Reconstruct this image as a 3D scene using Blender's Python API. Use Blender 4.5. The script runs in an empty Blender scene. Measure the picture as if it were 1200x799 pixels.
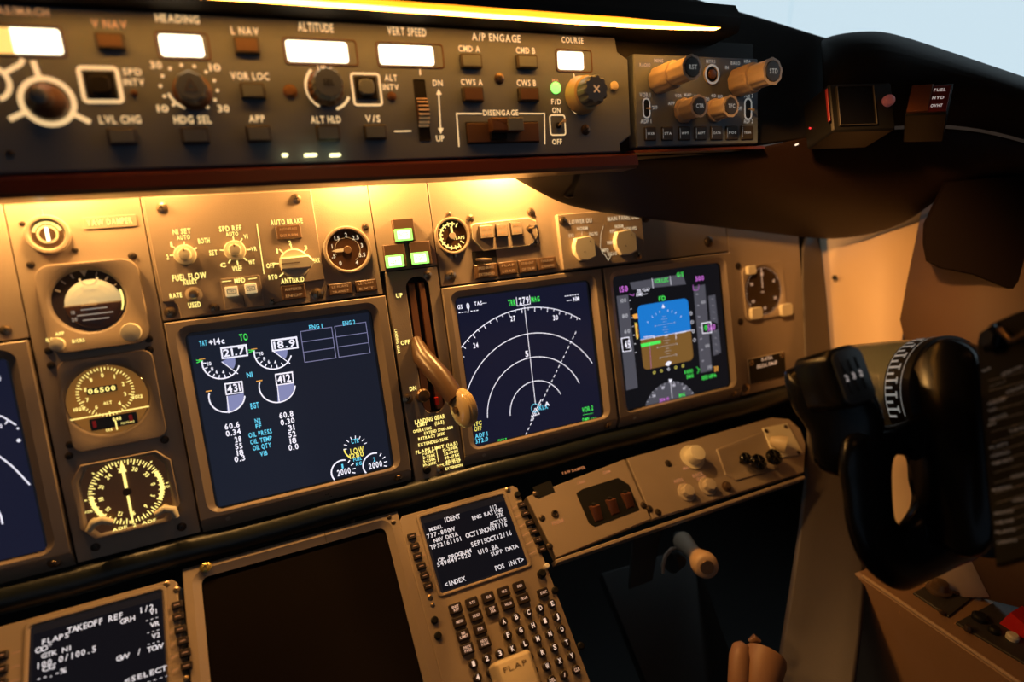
import bpy, bmesh, math, random
from mathutils import Vector, Matrix
random.seed(7)
C = bpy.context.scene.collection
U = 0.2032                       # one display unit is eight inches wide
PI = math.pi
# ------------------------------------------------------------------ camera model and plane frames
FPX = 695.8
def rodr(r):
    v = Vector(r); return Matrix.Rotation(v.length, 3, v.normalized())
R = rodr((0.07014, -0.40947, -0.14454))
TV = Vector((-1.55802, -0.08212, 2.65544))
TILT = math.radians(15)
FLIP = Matrix(((1,0,0),(0,-1,0),(0,0,-1)))
A3 = Matrix(((1,0,0),(0,math.sin(TILT),-math.cos(TILT)),(0,math.cos(TILT),math.sin(TILT))))
A4 = Matrix.Translation((0,0,0.95)) @ A3.to_4x4()
def uvw(p): return A4 @ (FLIP @ Vector(p) * U)        # main-panel units (u right, v down, w inward) -> world
CAMC = -(R.transposed() @ TV)
CAMW = uvw(CAMC)
def ray(X, Y):
    d = R.transposed() @ Vector(((X-600)/FPX, (Y-399.5)/FPX, 1))
    return A3 @ (FLIP @ d) * U
def W(X, Y, z): return CAMW + ray(X, Y) * z
class Fr:
    def __init__(s, o, ang=None, M=None):
        if M is None:
            a = math.radians(ang)
            M = A4 @ Matrix.Translation((o[0]*U, -o[1]*U, -o[2]*U)) @ Matrix.Rotation(a, 4, 'X')
        s.M = M; s.I = M.inverted()
    def P(s, X, Y, h=0.0):
        c = s.I @ CAMW; d = s.I.to_3x3() @ ray(X, Y)
        k = (h - c.z) / d.z
        p = c + d*k
        return Vector((p.x, p.y, h))
    def r(s, X, Y, px, h=0.0): return (s.P(X+px, Y, h) - s.P(X-px, Y, h)).length / 2
FA = Fr((0,0,0), 0)
FM = Fr((0,-1,-.6), 6.2)
FP = Fr((0,1.116,-.008), -37.5)

# ------------------------------------------------------------------ materials
MATS = {}
def mat(name, col, rough=.5, metal=0, emit=None, es=0, bump=0, bscale=400, var=0, spec=.5, coat=0):
    m = bpy.data.materials.new(name); m.use_nodes = True
    nt = m.node_tree; b = nt.nodes['Principled BSDF']
    b.inputs['Base Color'].default_value = (*col, 1); b.inputs['Roughness'].default_value = rough
    b.inputs['Metallic'].default_value = metal
    b.inputs['Specular IOR Level'].default_value = spec
    b.inputs['Coat Weight'].default_value = coat; b.inputs['Coat Roughness'].default_value = .06
    if emit:
        b.inputs['Emission Color'].default_value = (*emit, 1); b.inputs['Emission Strength'].default_value = es
    if bump or var:
        tc = nt.nodes.new('ShaderNodeTexCoord'); n = nt.nodes.new('ShaderNodeTexNoise')
        n.inputs['Scale'].default_value = bscale; n.inputs['Detail'].default_value = 3
        nt.links.new(tc.outputs['Object'], n.inputs['Vector'])
        if bump:
            bp = nt.nodes.new('ShaderNodeBump'); bp.inputs['Strength'].default_value = bump
            bp.inputs['Distance'].default_value = .0006
            nt.links.new(n.outputs['Fac'], bp.inputs['Height']); nt.links.new(bp.outputs['Normal'], b.inputs['Normal'])
        if var:
            n2 = nt.nodes.new('ShaderNodeTexNoise'); n2.inputs['Scale'].default_value = 22; n2.inputs['Detail'].default_value = 5
            nt.links.new(tc.outputs['Object'], n2.inputs['Vector'])
            mx = nt.nodes.new('ShaderNodeMix'); mx.data_type = 'RGBA'
            mx.inputs['A'].default_value = (*[c*(1-var) for c in col], 1)
            mx.inputs['B'].default_value = (*[min(1, c*(1+var)) for c in col], 1)
            nt.links.new(n2.outputs['Fac'], mx.inputs['Factor']); nt.links.new(mx.outputs['Result'], b.inputs['Base Color'])
    MATS[name] = m
    return m
def em(name, col, s):
    return mat(name, tuple(c*.3 for c in col), .5, 0, col, s)
mat('paint', (.37,.295,.225), .42, 0, bump=.25, bscale=900, var=.06)
mat('paint2', (.33,.26,.20), .42, 0, bump=.25, bscale=900, var=.06)
mat('bezelpaint', (.34,.265,.20), .38, 0, bump=.15, bscale=900, var=.05)
mat('mcppaint', (.13,.17,.235), .55, 0, bump=.25, bscale=900, var=.06)
mat('seam', (.012,.010,.009), .7)
mat('black', (.010,.010,.010), .5, spec=.25)
mat('gloss', (.005,.005,.006), .24, spec=.35)
mat('hood', (.013,.011,.010), .62, spec=.2, bump=.5, bscale=1400, var=.15)
mat('fairing', (.024,.012,.008), .5, spec=.25, bump=.4, bscale=900, var=.15)
mat('lip', (.085,.022,.016), .28, bump=.2, bscale=700)  # red reflection on the lip is put into its base colour
mat('roll', (.014,.018,.019), .34, bump=.3, bscale=300)
mat('screwm', (.42,.32,.22), .3, .9)
mat('screwd', (.12,.09,.07), .35, .8)
mat('button', (.045,.042,.04), .45)
mat('buttonb', (.10,.055,.035), .45)
mat('knobg', (.13,.165,.20), .4)  # blue cast stands for sky reflected in the grey caps
mat('knobb', (.13,.065,.035), .4)
mat('knobw', (.72,.66,.50), .42)
mat('knobt', (.50,.42,.33), .4)
mat('amberlens', (.17,.095,.05), .35, bump=.2)
mat('bronze', (.16,.10,.06), .3, .5)
mat('dial', (.045,.026,.014), .5)
mat('dialb', (.085,.038,.016), .4)
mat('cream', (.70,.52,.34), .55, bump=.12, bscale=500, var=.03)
mat('wallp', (.085,.068,.06), .6, bump=.2, bscale=600, var=.05)
mat('console', (.30,.17,.09), .55, bump=.2, bscale=600, var=.05)
mat('hubgrey', (.20,.22,.18), .25, bump=.1)
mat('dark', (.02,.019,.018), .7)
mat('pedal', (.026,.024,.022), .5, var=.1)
mat('white', (.8,.78,.72), .5)
mat('redcap', (.6,.02,.015), .4)
mat('mirror', (.9,.9,.9), .1, 1)
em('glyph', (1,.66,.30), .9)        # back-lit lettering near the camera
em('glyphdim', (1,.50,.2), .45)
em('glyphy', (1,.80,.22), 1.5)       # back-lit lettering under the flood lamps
em('glyphk', (1,.62,.42), .6)
em('glyphs', (.8,.8,.75), .25)
em('window', (1,.90,.62), 3.4)
em('windowam', (1,.60,.16), 1.3)
em('strip', (1,.30,.012), 3); em('striplow', (1,.37,.05), 30)
em('green', (.25,1,.12), 2.2)
em('greenw', (.65,1,.6), 2.4)
em('yellowlamp', (1,.95,.45), 2.6)
em('S_bg', (.010,.011,.030), .8); em('S_bg2', (.014,.018,.034), .7); em('S_black', (.006,.006,.008), 1)
em('S_white', (.90,.88,1), 1.05); em('S_green', (.08,.95,.12), .9); em('S_cyan', (.15,.72,1), .95)
em('S_mag', (.85,.22,.95), .75); em('S_yel', (1,.86,.15), 1); em('S_amb', (1,.45,.08), .9)
em('S_blue', (.012,.19,.62), 1); em('S_brown', (.20,.10,.025), 1); em('S_grey', (.075,.075,.095), 1)
em('S_fill', (.22,.24,.45), 1); em('S_line', (.20,.20,.36), 1); em('S_dim', (.55,.55,.6), .8)
em('C_txt', (.72,.72,.78), .85)
for n in ('S_bg','S_bg2','S_black','S_blue','S_brown'): 
    b = MATS[n].node_tree.nodes['Principled BSDF']; b.inputs['Roughness'].default_value = .10; b.inputs['Specular IOR Level'].default_value = .22; b.inputs['Base Color'].default_value=(.01,.01,.012,1)
def glassm(name, tint, fac):
    m = bpy.data.materials.new(name); m.use_nodes = True; nt = m.node_tree
    nt.nodes.remove(nt.nodes['Principled BSDF'])
    t = nt.nodes.new('ShaderNodeBsdfTransparent'); t.inputs[0].default_value = (*tint,1)
    g = nt.nodes.new('ShaderNodeBsdfGlossy'); g.inputs['Roughness'].default_value = .05
    lw = nt.nodes.new('ShaderNodeLayerWeight'); pw = nt.nodes.new('ShaderNodeMath'); pw.operation = 'POWER'; pw.inputs[1].default_value = 4
    fr = nt.nodes.new('ShaderNodeMath'); fr.operation = 'MULTIPLY_ADD'; fr.inputs[1].default_value = .3; fr.inputs[2].default_value = fac
    nt.links.new(lw.outputs['Facing'], pw.inputs[0]); nt.links.new(pw.outputs[0], fr.inputs[0])
    mx = nt.nodes.new('ShaderNodeMixShader')
    nt.links.new(fr.outputs[0], mx.inputs[0]); nt.links.new(t.outputs[0], mx.inputs[1]); nt.links.new(g.outputs[0], mx.inputs[2])
    nt.links.new(mx.outputs[0], nt.nodes['Material Output'].inputs['Surface']); MATS[name] = m
glassm('glass', (.98,.98,.98), .025); glassm('windscreen', (.94,.975,.985), .03)
# ------------------------------------------------------------------ glyph cache (each character is meshed once)
GL = {}
def glyph(ch, bold):
    k = (ch, bold)
    if k in GL: return GL[k]
    cu = bpy.data.curves.new('g', 'FONT'); cu.body = ch; cu.size = 1; cu.resolution_u = 2; cu.offset = .022 if bold else .004
    ob = bpy.data.objects.new('g', cu); C.objects.link(ob)
    dg = bpy.context.evaluated_depsgraph_get(); me = ob.evaluated_get(dg).to_mesh()
    vs = [(v.co.x, v.co.y) for v in me.vertices]; fs = [tuple(p.vertices) for p in me.polygons]
    ob.evaluated_get(dg).to_mesh_clear()
    bpy.data.objects.remove(ob); bpy.data.curves.remove(cu)
    if vs:
        x0 = min(v[0] for v in vs); w = max(v[0] for v in vs) - x0
        vs = [(x-x0, y) for x, y in vs]
    else: w = .3
    GL[k] = (vs, fs, w); return GL[k]
# ------------------------------------------------------------------ mesh builder
def rr(x0, y0, x1, y1, r, n=4):
    if x0 > x1: x0, x1 = x1, x0
    if y0 > y1: y0, y1 = y1, y0
    r = max(1e-5, min(r, (x1-x0)/2*.999, (y1-y0)/2*.999)); out = []
    for cx, cy, a in ((x1-r,y1-r,0),(x0+r,y1-r,90),(x0+r,y0+r,180),(x1-r,y0+r,270)):
        for k in range(n+1):
            t = math.radians(a + 90*k/n); out.append((cx+r*math.cos(t), cy+r*math.sin(t)))
    return out
def circ(cx, cy, r, n=32, ry=None, flute=0, fd=0, ph=0):
    ry = r if ry is None else ry; o = []
    for i in range(n):
        t = 2*PI*i/n + ph; q = 1 - (fd if flute and (i*flute*2//n) % 2 else 0)
        o.append((cx+r*q*math.cos(t), cy+ry*q*math.sin(t)))
    return o
def off(poly, d):
    n = len(poly); A = sum(poly[i][0]*poly[(i+1)%n][1]-poly[(i+1)%n][0]*poly[i][1] for i in range(n))
    s = 1 if A > 0 else -1; out = []
    for i in range(n):
        a, b, c = Vector(poly[i-1]), Vector(poly[i]), Vector(poly[(i+1)%n])
        e1, e2 = (b-a), (c-b)
        if e1.length < 1e-9 or e2.length < 1e-9: out.append(tuple(b)); continue
        e1.normalize(); e2.normalize()
        n1 = Vector((-e1.y, e1.x))*s; n2 = Vector((-e2.y, e2.x))*s
        m = n1+n2; L = m.length
        if L < 1e-6: out.append(tuple(b)); continue
        m /= L; out.append(tuple(b + m*d/max(.35, m.dot(n1))))
    return out
class MB:
    def __init__(s): s.v = []; s.f = []; s.m = []; s.mats = []
    def mi(s, m):
        if m not in s.mats: s.mats.append(m)
        return s.mats.index(m)
    def face(s, pts, m): 
        b = len(s.v); s.v += [tuple(p) for p in pts]; s.f.append(tuple(range(b, b+len(pts)))); s.m.append(s.mi(m)); return s
    def loft(s, loops, m, cap0=False, cap1=True, m1=None, ms=None):
        """loops: list of (list of (x,y), z) or list of (x,y,z) lists"""
        k = s.mi(m); L = []
        for lp in loops:
            pts = [(x, y, lp[1]) for x, y in lp[0]] if isinstance(lp, tuple) else lp
            b = len(s.v); s.v += [tuple(p) for p in pts]; L.append(list(range(b, b+len(pts))))
        for j, (a, b) in enumerate(zip(L, L[1:])):
            n = len(a); kk = s.mi(ms[j]) if ms else k
            for i in range(n):
                s.f.append((a[i], a[(i+1)%n], b[(i+1)%n], b[i])); s.m.append(kk)
        if cap1: s.f.append(tuple(L[-1])); s.m.append(s.mi(m1 or m))
        if cap0: s.f.append(tuple(reversed(L[0]))); s.m.append(k)
        return s
    def plate(s, poly, z0, z1, bev, m, m1=None):
        bev = min(bev, abs(z1-z0)*.9) if bev else 1e-5
        return s.loft([(poly, z0), (poly, z1-bev), (off(poly, bev*.6), z1-bev*.3), (off(poly, bev), z1)], m, m1=m1)
    def ring(s, outer, inner, z0, z1, bev, m, depth=None, mi=None):
        """a frame: outer wall, flat face, bevelled mouth going down to depth"""
        d = z0 if depth is None else depth
        return s.loft([(outer, z0), (outer, z1-bev), (off(outer, bev), z1), (off(inner, -bev*1.6), z1), (inner, z1-bev*1.6), (off(inner, bev*.5), d)], m,
                      cap1=False, ms=[m, m, m, m, mi or m])
    def box(s, x0, y0, z0, x1, y1, z1, m, bev=0):
        return s.plate([(x0,y0),(x1,y0),(x1,y1),(x0,y1)], z0, z1, bev, m)
    def lathe(s, cx, cy, prof, m, n=32, flute=0, fd=0, m1=None, ms=None, dx=0, dy=0):
        return s.loft([(circ(cx+dx*z, cy+dy*z, r, n, flute=flute if i not in (0,) else 0, fd=fd), z) for i, (r, z) in enumerate(prof)], m, m1=m1, ms=ms)
    def stroke(s, pts, w, z, m, closed=False):
        P = [Vector(p) for p in pts]; n = len(P); Lf = []; Rt = []
        for i in range(n):
            a = P[i-1] if (i > 0 or closed) else P[i]; b = P[(i+1) % n] if (i < n-1 or closed) else P[i]
            d = (P[i]-a); e = (b-P[i])
            if d.length < 1e-9: d = e
            if e.length < 1e-9: e = d
            d = d.normalized(); e = e.normalized(); t = (d+e)
            t = t.normalized() if t.length > 1e-6 else d
            nn = Vector((-t.y, t.x)); q = w/2/max(.5, nn.dot(Vector((-d.y, d.x))))
            Lf.append(P[i]+nn*q); Rt.append(P[i]-nn*q)
        for i in range(n if closed else n-1):
            j = (i+1) % n
            s.face([(*Rt[i],z),(*Rt[j],z),(*Lf[j],z),(*Lf[i],z)], m)
        return s
    def arc(s, cx, cy, r, a0, a1, w, z, m, n=28, ry=None):
        ry = ry or r
        return s.stroke([(cx+r*math.cos(math.radians(a0+(a1-a0)*i/n)), cy+ry*math.sin(math.radians(a0+(a1-a0)*i/n))) for i in range(n+1)], w, z, m)
    def text(s, t, cx, cy, z, h, m, w=None, rot=0, bold=True, mono=False, al='c'):
        x = 0; items = []
        for ch in t:
            if ch == ' ': x += .60 if mono else .34; continue
            vs, fs, gw = glyph(ch, bold)
            if mono: items.append((x+(.52-gw)/2, vs, fs)); x += .62
            else: items.append((x, vs, fs)); x += gw+.13
        tw = max(x-.1, .1); sy = h/.7; sx = (w/tw) if w else sy*.85
        x0 = cx - tw*sx/2 if al == 'c' else (cx if al == 'l' else cx-tw*sx)
        ca, sa = math.cos(rot), math.sin(rot); k = s.mi(m)
        for ox, vs, fs in items:
            b = len(s.v)
            for vx, vy in vs:
                X = x0+(vx+ox)*sx - cx; Y = (vy-.35)*sy
                s.v.append((cx+X*ca-Y*sa, cy+X*sa+Y*ca, z))
            for f in fs: s.f.append(tuple(b+i for i in f)); s.m.append(k)
        return s
    def tube(s, path, rad, m, n=10, cap=True):
        P = [Vector(p) for p in path]; rad = rad if isinstance(rad, (list, tuple)) else [rad]*len(P); loops = []
        up = Vector((0,0,1)); prev = None
        for i, p in enumerate(P):
            d = (P[min(i+1,len(P)-1)]-P[max(i-1,0)]).normalized()
            if prev is None: prev = d.orthogonal().normalized()
            a = (prev - d*prev.dot(d)).normalized(); b = d.cross(a); prev = a
            loops.append([tuple(p + (a*math.cos(2*PI*k/n) + b*math.sin(2*PI*k/n))*rad[i]) for k in range(n)])
        return s.loft(loops, m, cap0=cap, cap1=cap)
    def build(s, name, parent=None, frame=None, origin=(0,0,0), smooth=35):
        me = bpy.data.meshes.new(name); o = Vector(origin)
        me.from_pydata([tuple(Vector(v)-o) for v in s.v], [], s.f)
        for m in s.mats: me.materials.append(MATS[m])
        me.polygons.foreach_set('material_index', s.m)
        me.polygons.foreach_set('use_smooth', [True]*len(s.f))
        me.update(); me.set_sharp_from_angle(angle=math.radians(smooth))
        ob = bpy.data.objects.new(name, me); C.objects.link(ob)
        if parent: ob.parent = parent
        elif frame: ob.matrix_world = frame.M @ Matrix.Translation(o)
        return ob
def tag(o, label=None, cat=None, group=None, kind=None):
    if label: o['label'] = label
    if cat: o['category'] = cat
    if group: o['group'] = group
    if kind: o['kind'] = kind
    return o
class Thing:
    """an Empty at the thing's base on a plane frame; parts are drawn in frame coordinates"""
    def __init__(s, name, label, cat, fr, X=None, Y=None, h=0.0, group=None, at=None):
        s.fr = fr; s.o = Vector(at) if at is not None else fr.P(X, Y, h)
        s.e = bpy.data.objects.new(name, None); C.objects.link(s.e); s.e.empty_display_size = .01
        s.e.matrix_world = fr.M @ Matrix.Translation(s.o)
        tag(s.e, label, cat, group)
    def part(s, name, mb, parent=None, label=None, smooth=35):
        ob = mb.build(name, parent or s.e, None, s.o, smooth)
        if label: ob['label'] = label
        return ob
    def screw(s, X, Y, px, h=0.0, m='screwm', name='screw'):
        p = s.fr.P(X, Y, h); r = s.fr.r(X, Y, px, h)
        return s.part(name, screwmb(p.x, p.y, h, r, m))
def screwmb(x, y, z, r, m='screwm'):
    b = MB(); b.lathe(x, y, [(r*1.25, z), (r*1.25, z+r*.12), (r, z+r*.2), (r*.95, z+r*.45), (r*.6, z+r*.6), (r*.2, z+r*.64)], m, 20)
    a = random.random()*PI
    for q in (0, PI/2):
        c, s_ = math.cos(a+q), math.sin(a+q)
        b.stroke([(x-c*r*.6, y-s_*r*.6), (x+c*r*.6, y+s_*r*.6)], r*.22, z+r*.66, 'seam')
    return b
def px_rect(fr, X0, Y0, X1, Y1, h=0.0):
    a, b = fr.P(X0, Y0, h), fr.P(X1, Y1, h); return min(a.x,b.x), min(a.y,b.y), max(a.x,b.x), max(a.y,b.y)
def ctext(mb, fr, t, X, Y, wpx, hpx, m, h=.0002, rot=0, bold=True, mono=False):
    p = fr.P(X, Y, h); w = fr.r(X, Y, wpx/2, h)*2*.985
    q = (fr.P(X, Y-hpx/2, h)-fr.P(X, Y+hpx/2, h)).length
    mb.text(t, p.x, p.y, h, q, m, w=w, rot=rot, bold=bold, mono=mono)
def L2(fr, pts, h=0.0): return [(lambda p: (p.x, p.y))(fr.P(X, Y, h)) for X, Y in pts]

mat('ballsky', (.62,.60,.42), .4, 0, (.85,.9,.55), .22); mat('dialamb', (.30,.13,.03), .4, 0, (1,.42,.06), .17); em('amberdim', (.9,.45,.15), .35)
em('glyphs2', (1,.80,.5), .55); em('glyphc', (1,.62,.38), .6); mat('lucite', (.62,.47,.25), .15, coat=.6); mat('screwy', (.85,.65,.2), .25, .8)
mat('offglass', (.006,.004,.004), .3, spec=.15); em('glyphkd', (1,.45,.2), .28); em('glyphk2', (1,.72,.55), .75); mat('keyblack', (.03,.02,.018), .4)
em('C_bg', (.008,.008,.012), .6); mat('flapcream', (.62,.50,.33), .45); mat('flapink', (.14,.09,.05), .5); mat('rocker', (.13,.05,.03), .35)
mat('reddim', (.22,.015,.012), .4, 0, (1,.05,.03), .05); mat('reddim2', (.35,.12,.12), .3, 0, (1,.3,.3), .05); mat('ambermed', (.16,.05,.015), .4)
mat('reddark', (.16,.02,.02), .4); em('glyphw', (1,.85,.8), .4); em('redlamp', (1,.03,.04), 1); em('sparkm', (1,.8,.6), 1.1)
mat('wallshade', (.12,.07,.045), .55, bump=.2, bscale=600); mat('ledge', (.012,.007,.006), .7, spec=.1); mat('edge', (.55,.38,.25), .35); mat('dark2', (.04,.035,.03), .5)  # the turned-away side wall gets its shade as a darker brown
mat('handlecream', (.55,.38,.25), .45); mat('fitting', (.30,.16,.09), .5); mat('plategrey', (.05,.057,.062), .5); mat('boardblack', (.008,.008,.008), .6, spec=.12)
em('glyphdimw', (.8,.75,.7), .08); em('linedim', (.6,.55,.5), .02)
mat('thumb', (.55,.38,.22), .4, 0, (1,.6,.25), .12); mat('knobtan', (.50,.40,.22), .4); em('glyphc2', (1,.85,.55), .8)
mat('dialamb2', (.10,.04,.012), .4, 0, (1,.35,.05), .03)
mat('boot', (.24,.10,.045), .6); mat('glowkey', (.7,.6,.4), .4, 0, (1,.8,.4), .35)  # key material glows slightly, added to brighten the shadowed MFD buttons
mat('leverm', (.10,.055,.03), .32)
K_FLOOD, K_DOME, K_MAP, K_FILL = 1.75, .2, 17.0, .45
MATS['C_bg'].node_tree.nodes['Principled BSDF'].inputs['Specular IOR Level'].default_value = .15
MATS['C_bg'].node_tree.nodes['Principled BSDF'].inputs['Roughness'].default_value = .12
# ================================================================== MODE CONTROL PANEL (frame FM)
F = FM
T = Thing('mode_control_panel', 'long grey autopilot mode control panel with bright number windows under the light strip', 'control panel', F, 360, 110)
x0, _, _, _ = (-.62*U, 0, 0, 0)
ytop, ybot = .075*U, -.452*U
xr1 = F.P(716, 44).x; xr2 = F.P(736, 70).x
n_ = .012
plate = [(x0, ybot), (xr2-.013, ybot), (xr2-.013, ybot+.008), (xr2, ybot+.016), (xr2, ytop-.020), (xr2-.012, ytop-.013), (xr2-.014, ytop), (x0, ytop)]
b = MB(); b.plate(plate, -.012, 0, .0012, 'mcppaint'); T.part('faceplate', b)
mk = MB()
z = .0003
tx = lambda t, X, Y, w, hh, m='glyph', **k: ctext(mk, F, t, X, Y, w, hh, m, z, **k)
tx('IAS/MACH', 25, 13, 66, 8.5, 'glyphdim'); tx('V NAV', 128, 28, 42, 9, 'glyphdim'); tx('HEADING', 208, 22, 52, 9)
tx('SPD', 155, 84, 23, 7.5); tx('INTV', 157, 96, 25, 7.5); tx('LVL CHG', 141, 140, 50, 9); tx('HDG SEL', 226, 140, 45, 9)
tx('L NAV', 287, 36, 33, 8.5); tx('VOR LOC', 293, 89, 46, 8.5); tx('APP', 301, 139, 19, 8)
tx('ALTITUDE', 370, 32, 42, 10); tx('ALT', 458, 91, 15, 7); tx('INTV', 458, 102, 19, 7); tx('ALT HLD', 382, 140, 36, 8)
tx('V/S', 437, 139, 18, 8); tx('VERT SPEED', 477, 37, 46, 9); tx('DN', 513, 97, 12, 7); tx('UP', 516, 162, 10, 7)
tx('A/P ENGAGE', 582, 44, 58, 8.5); tx('CMD A', 550, 57, 26, 7); tx('CMD B', 616, 59, 23, 7); tx('CWS A', 553, 96, 26, 7); tx('CWS B', 617, 97, 23, 7)
tx('DISENGAGE', 587, 132, 42, 6.5); tx('COURSE', 671, 47, 26, 7); tx('MA', 651, 94, 8, 4, 'glyphdim'); tx('F/D', 652, 119, 12, 6); tx('ON', 652, 129, 10, 6); tx('OFF', 653, 166, 12, 6)
mk.stroke(L2(F, [(462,154),(482,153.5)], z), .0012, z, 'glyph')
mk.stroke(L2(F, [(514,107),(516.5,154)], z), .0012, z, 'glyph')
mk.face([(*q, z) for q in L2(F, [(511,111),(514,104),(518,111)], z)], 'glyph'); mk.face([(*q, z) for q in L2(F, [(513,150),(520,150),(516.6,157)], z)], 'glyph')
mk.stroke(L2(F, [(492,81),(492.5,88)], z), .0012, z, 'glyph')
for a, c in (((565,133),(535,133)), ((608,133),(638,133)), ((535,132),(538,172)), ((638,132),(638.5,169))): mk.stroke(L2(F, [a, c], z), .0012, z, 'glyph')
def sqr(X0, Y0, X1, Y1, w):
    r_ = px_rect(F, X0, Y0, X1, Y1, z); mk.stroke(rr(*r_, .0022, 3), w, z, 'glyph', True)
sqr(91, 79, 144, 119, .0026); sqr(411, 86, 448, 123, .0018); sqr(644, 135, 663, 158, .0013)
# speed selector dial marks
c = F.P(56, 119); r_ = F.r(56, 119, 31); mk.arc(c.x, c.y, r_, 0, 360, .0034, z, 'glyph', 40)
for a in (97, 206, 328): 
    a = math.radians(a); mk.stroke([(c.x+r_*.9*math.cos(a), c.y+r_*.9*math.sin(a)), (c.x+r_*1.75*math.cos(a), c.y+r_*1.75*math.sin(a))], .0034, z, 'glyph')
c2 = F.P(-13, 97); mk.arc(c2.x, c2.y, F.r(0, 97, 24), -70, 70, .0030, z, 'glyph', 20)
mk.stroke(L2(F, [(4,86),(24,75),(27,69)], z), .0030, z, 'glyph')
# heading dial marks
c = F.P(222, 103); r_ = F.r(222, 103, 33)
for i, a in enumerate(range(-58, 240, 26)):
    t = math.radians(a); mk.plate(circ(c.x+r_*math.cos(t), c.y+r_*.85*math.sin(t), .0012, 8), 0, z, 0, 'glyph')
for t_, X, Y in (('30',183,76),('10',252,79),('30',262,127),('10',191,127)): tx(t_, X, Y, 14, 8)
mk.arc(c.x, c.y, r_*.8, 195, 250, .0016, z, 'glyph', 8); mk.arc(c.x, c.y, r_*.8, 285, 340, .0016, z, 'glyph', 8)
c = F.P(384, 102); mk.arc(c.x, c.y, F.r(384, 102, 25), 130, 240, .0022, z, 'glyph', 14); mk.arc(c.x, c.y, F.r(384,102,26), 285, 335, .0022, z, 'glyph', 8); tx('UP +', 381, 80, 18, 6)
c = F.P(684, 112); mk.arc(c.x, c.y, F.r(684, 112, 20), 130, 240, .0014, z, 'glyph', 12); mk.stroke(L2(F, [(672,86),(675,97)], z), .0014, z, 'glyph')
T.part('markings', mk, label='glowing amber lettering and dial marks')
def win(X0, Y0, X1, Y1, extra=0, am=None):
    r_ = px_rect(F, X0, Y0, X1, Y1, .0); g = .0012; ex = F.P(X1+extra, Y1).x - F.P(X1, Y1).x
    b = MB(); b.ring(rr(r_[0]-g*2, r_[1]-g*2, r_[2]+g*2+ex, r_[3]+g*2, .003), rr(r_[0]-g, r_[1]-g, r_[2]+g+ex, r_[3]+g, .002), 0, .0008, .0003, 'buttonb', depth=-.0002)
    p = T.part('display_window', b)
    s_ = MB(); s_.plate(rr(*r_, .0022), -.0002, .0003, 0, 'window')
    T.part('number_display', s_, p, label='overexposed glowing white number display')
    if am:
        q = MB(); q.plate(rr(*px_rect(F, am[0], am[1], am[2], am[3]), .001), 0, .00055, 0, 'windowam'); T.part('number_display', q, p, label='amber end of the speed display')
win(-25, 31, 75, 64, 0, (-25, 31, 18, 63)); win(185, 40, 240, 67, 4); win(334, 47, 409, 74, 8); win(443, 52, 509, 77, 9); win(653, 60, 684, 82, 8)
BUT = [(131,50,38,21,'buttonb'),(145,161,38,19,'button'),(230,160,36,19,'button'),(290,55,33,21,'buttonb'),(297,108,32,19,'button'),(304,158,32,19,'button'),
 (385,157,30,18,'button'),(440,156,28,17,'button'),(552,73,26,18,'button'),(617,74,25,17,'button'),(554,112,26,18,'buttonb'),(619,112,25,17,'buttonb')]
for X, Y, w, hh, m in BUT:
    r_ = px_rect(F, X-w/2-1, Y-hh/2-.5, X+w/2-1, Y+hh/2-.5)
    b = MB(); b.plate(rr(*r_, .0012), 0, .0045, .0009, 'button'); p = T.part('push_button', b)
    g = .0016; q = MB(); q.plate(rr(r_[0]+g, r_[1]+g, r_[2]-g, r_[3]-g, .0006), .0045, .0049, .0002, m if m=='buttonb' else 'knobg'); T.part('button_cap', q, p)
for X, Y, px_, m in ((118,100,15,'black'), (429,103,11,'knobg')):
    p = F.P(X, Y); r_ = F.r(X, Y, px_)
    b = MB(); b.plate(rr(p.x-r_*1.15, p.y-r_*1.15, p.x+r_*1.15, p.y+r_*1.15, .001), 0, .0012, .0005, 'black'); q = T.part('push_button', b)
    d = MB(); d.plate(rr(p.x-r_*.8, p.y-r_*.8, p.x+r_*.8, p.y+r_*.8, r_*.5), .001, .0045, .001, m); T.part('button_cap', d, q)
# knobs
def knob(T, F, X, Y, px_, prof, m, cap=None, flute=0, fd=0, name='knob', n=40, label=None, ms=None):
    p = F.P(X, Y); r_ = F.r(X, Y, px_)
    b = MB(); b.lathe(p.x, p.y, [(a*r_, h_) for a, h_ in prof], m, n, flute, fd, ms=ms)
    return T.part(name, b, label=label), p, r_
k, p, r_ = knob(T, F, 57, 121, 25, [(1,0),(1,.003),(.97,.006),(.9,.009),(.55,.014),(.5,.022),(.42,.0235),(.2,.024)], 'knobb', label='brown speed knob', n=40)
b = MB(); b.lathe(p.x, p.y, [(r_*.42,.0235),(r_*.40,.0252),(r_*.3,.026),(r_*.1,.026)], 'knobg', 24); T.part('knob_cap', b, k)
k, p, r_ = knob(T, F, 226, 108, 21, [(1.1,0),(1.1,.004),(.9,.006),(.9,.013),(.85,.0145),(.3,.015)], 'knobb', label='brown heading knob with grey top')
b = MB(); b.lathe(p.x, p.y, [(r_*.88,.0145),(r_*.88,.019),(r_*.8,.0205),(r_*.2,.0205)], 'knobg', 8)
b.stroke([(p.x-.0035,p.y-.003),(p.x+.0035,p.y-.003),(p.x,p.y+.0045)], .001, .0208, 'screwm', True); T.part('knob_cap', b, k)
k, p, r_ = knob(T, F, 381, 104, 20, [(1.05,0),(1.05,.005),(.9,.007),(.9,.012),(.3,.013)], 'knobb', label='brown altitude knob', flute=16, fd=.08, n=64)
b = MB(); b.lathe(p.x, p.y, [(r_*.86,.012),(r_*.86,.020),(r_*.8,.0215),(r_*.2,.0215)], 'knobg', 64, 16, .07); b.text('SEL', p.x, p.y, .0218, .0042, 'black'); T.part('knob_cap', b, k)
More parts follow.
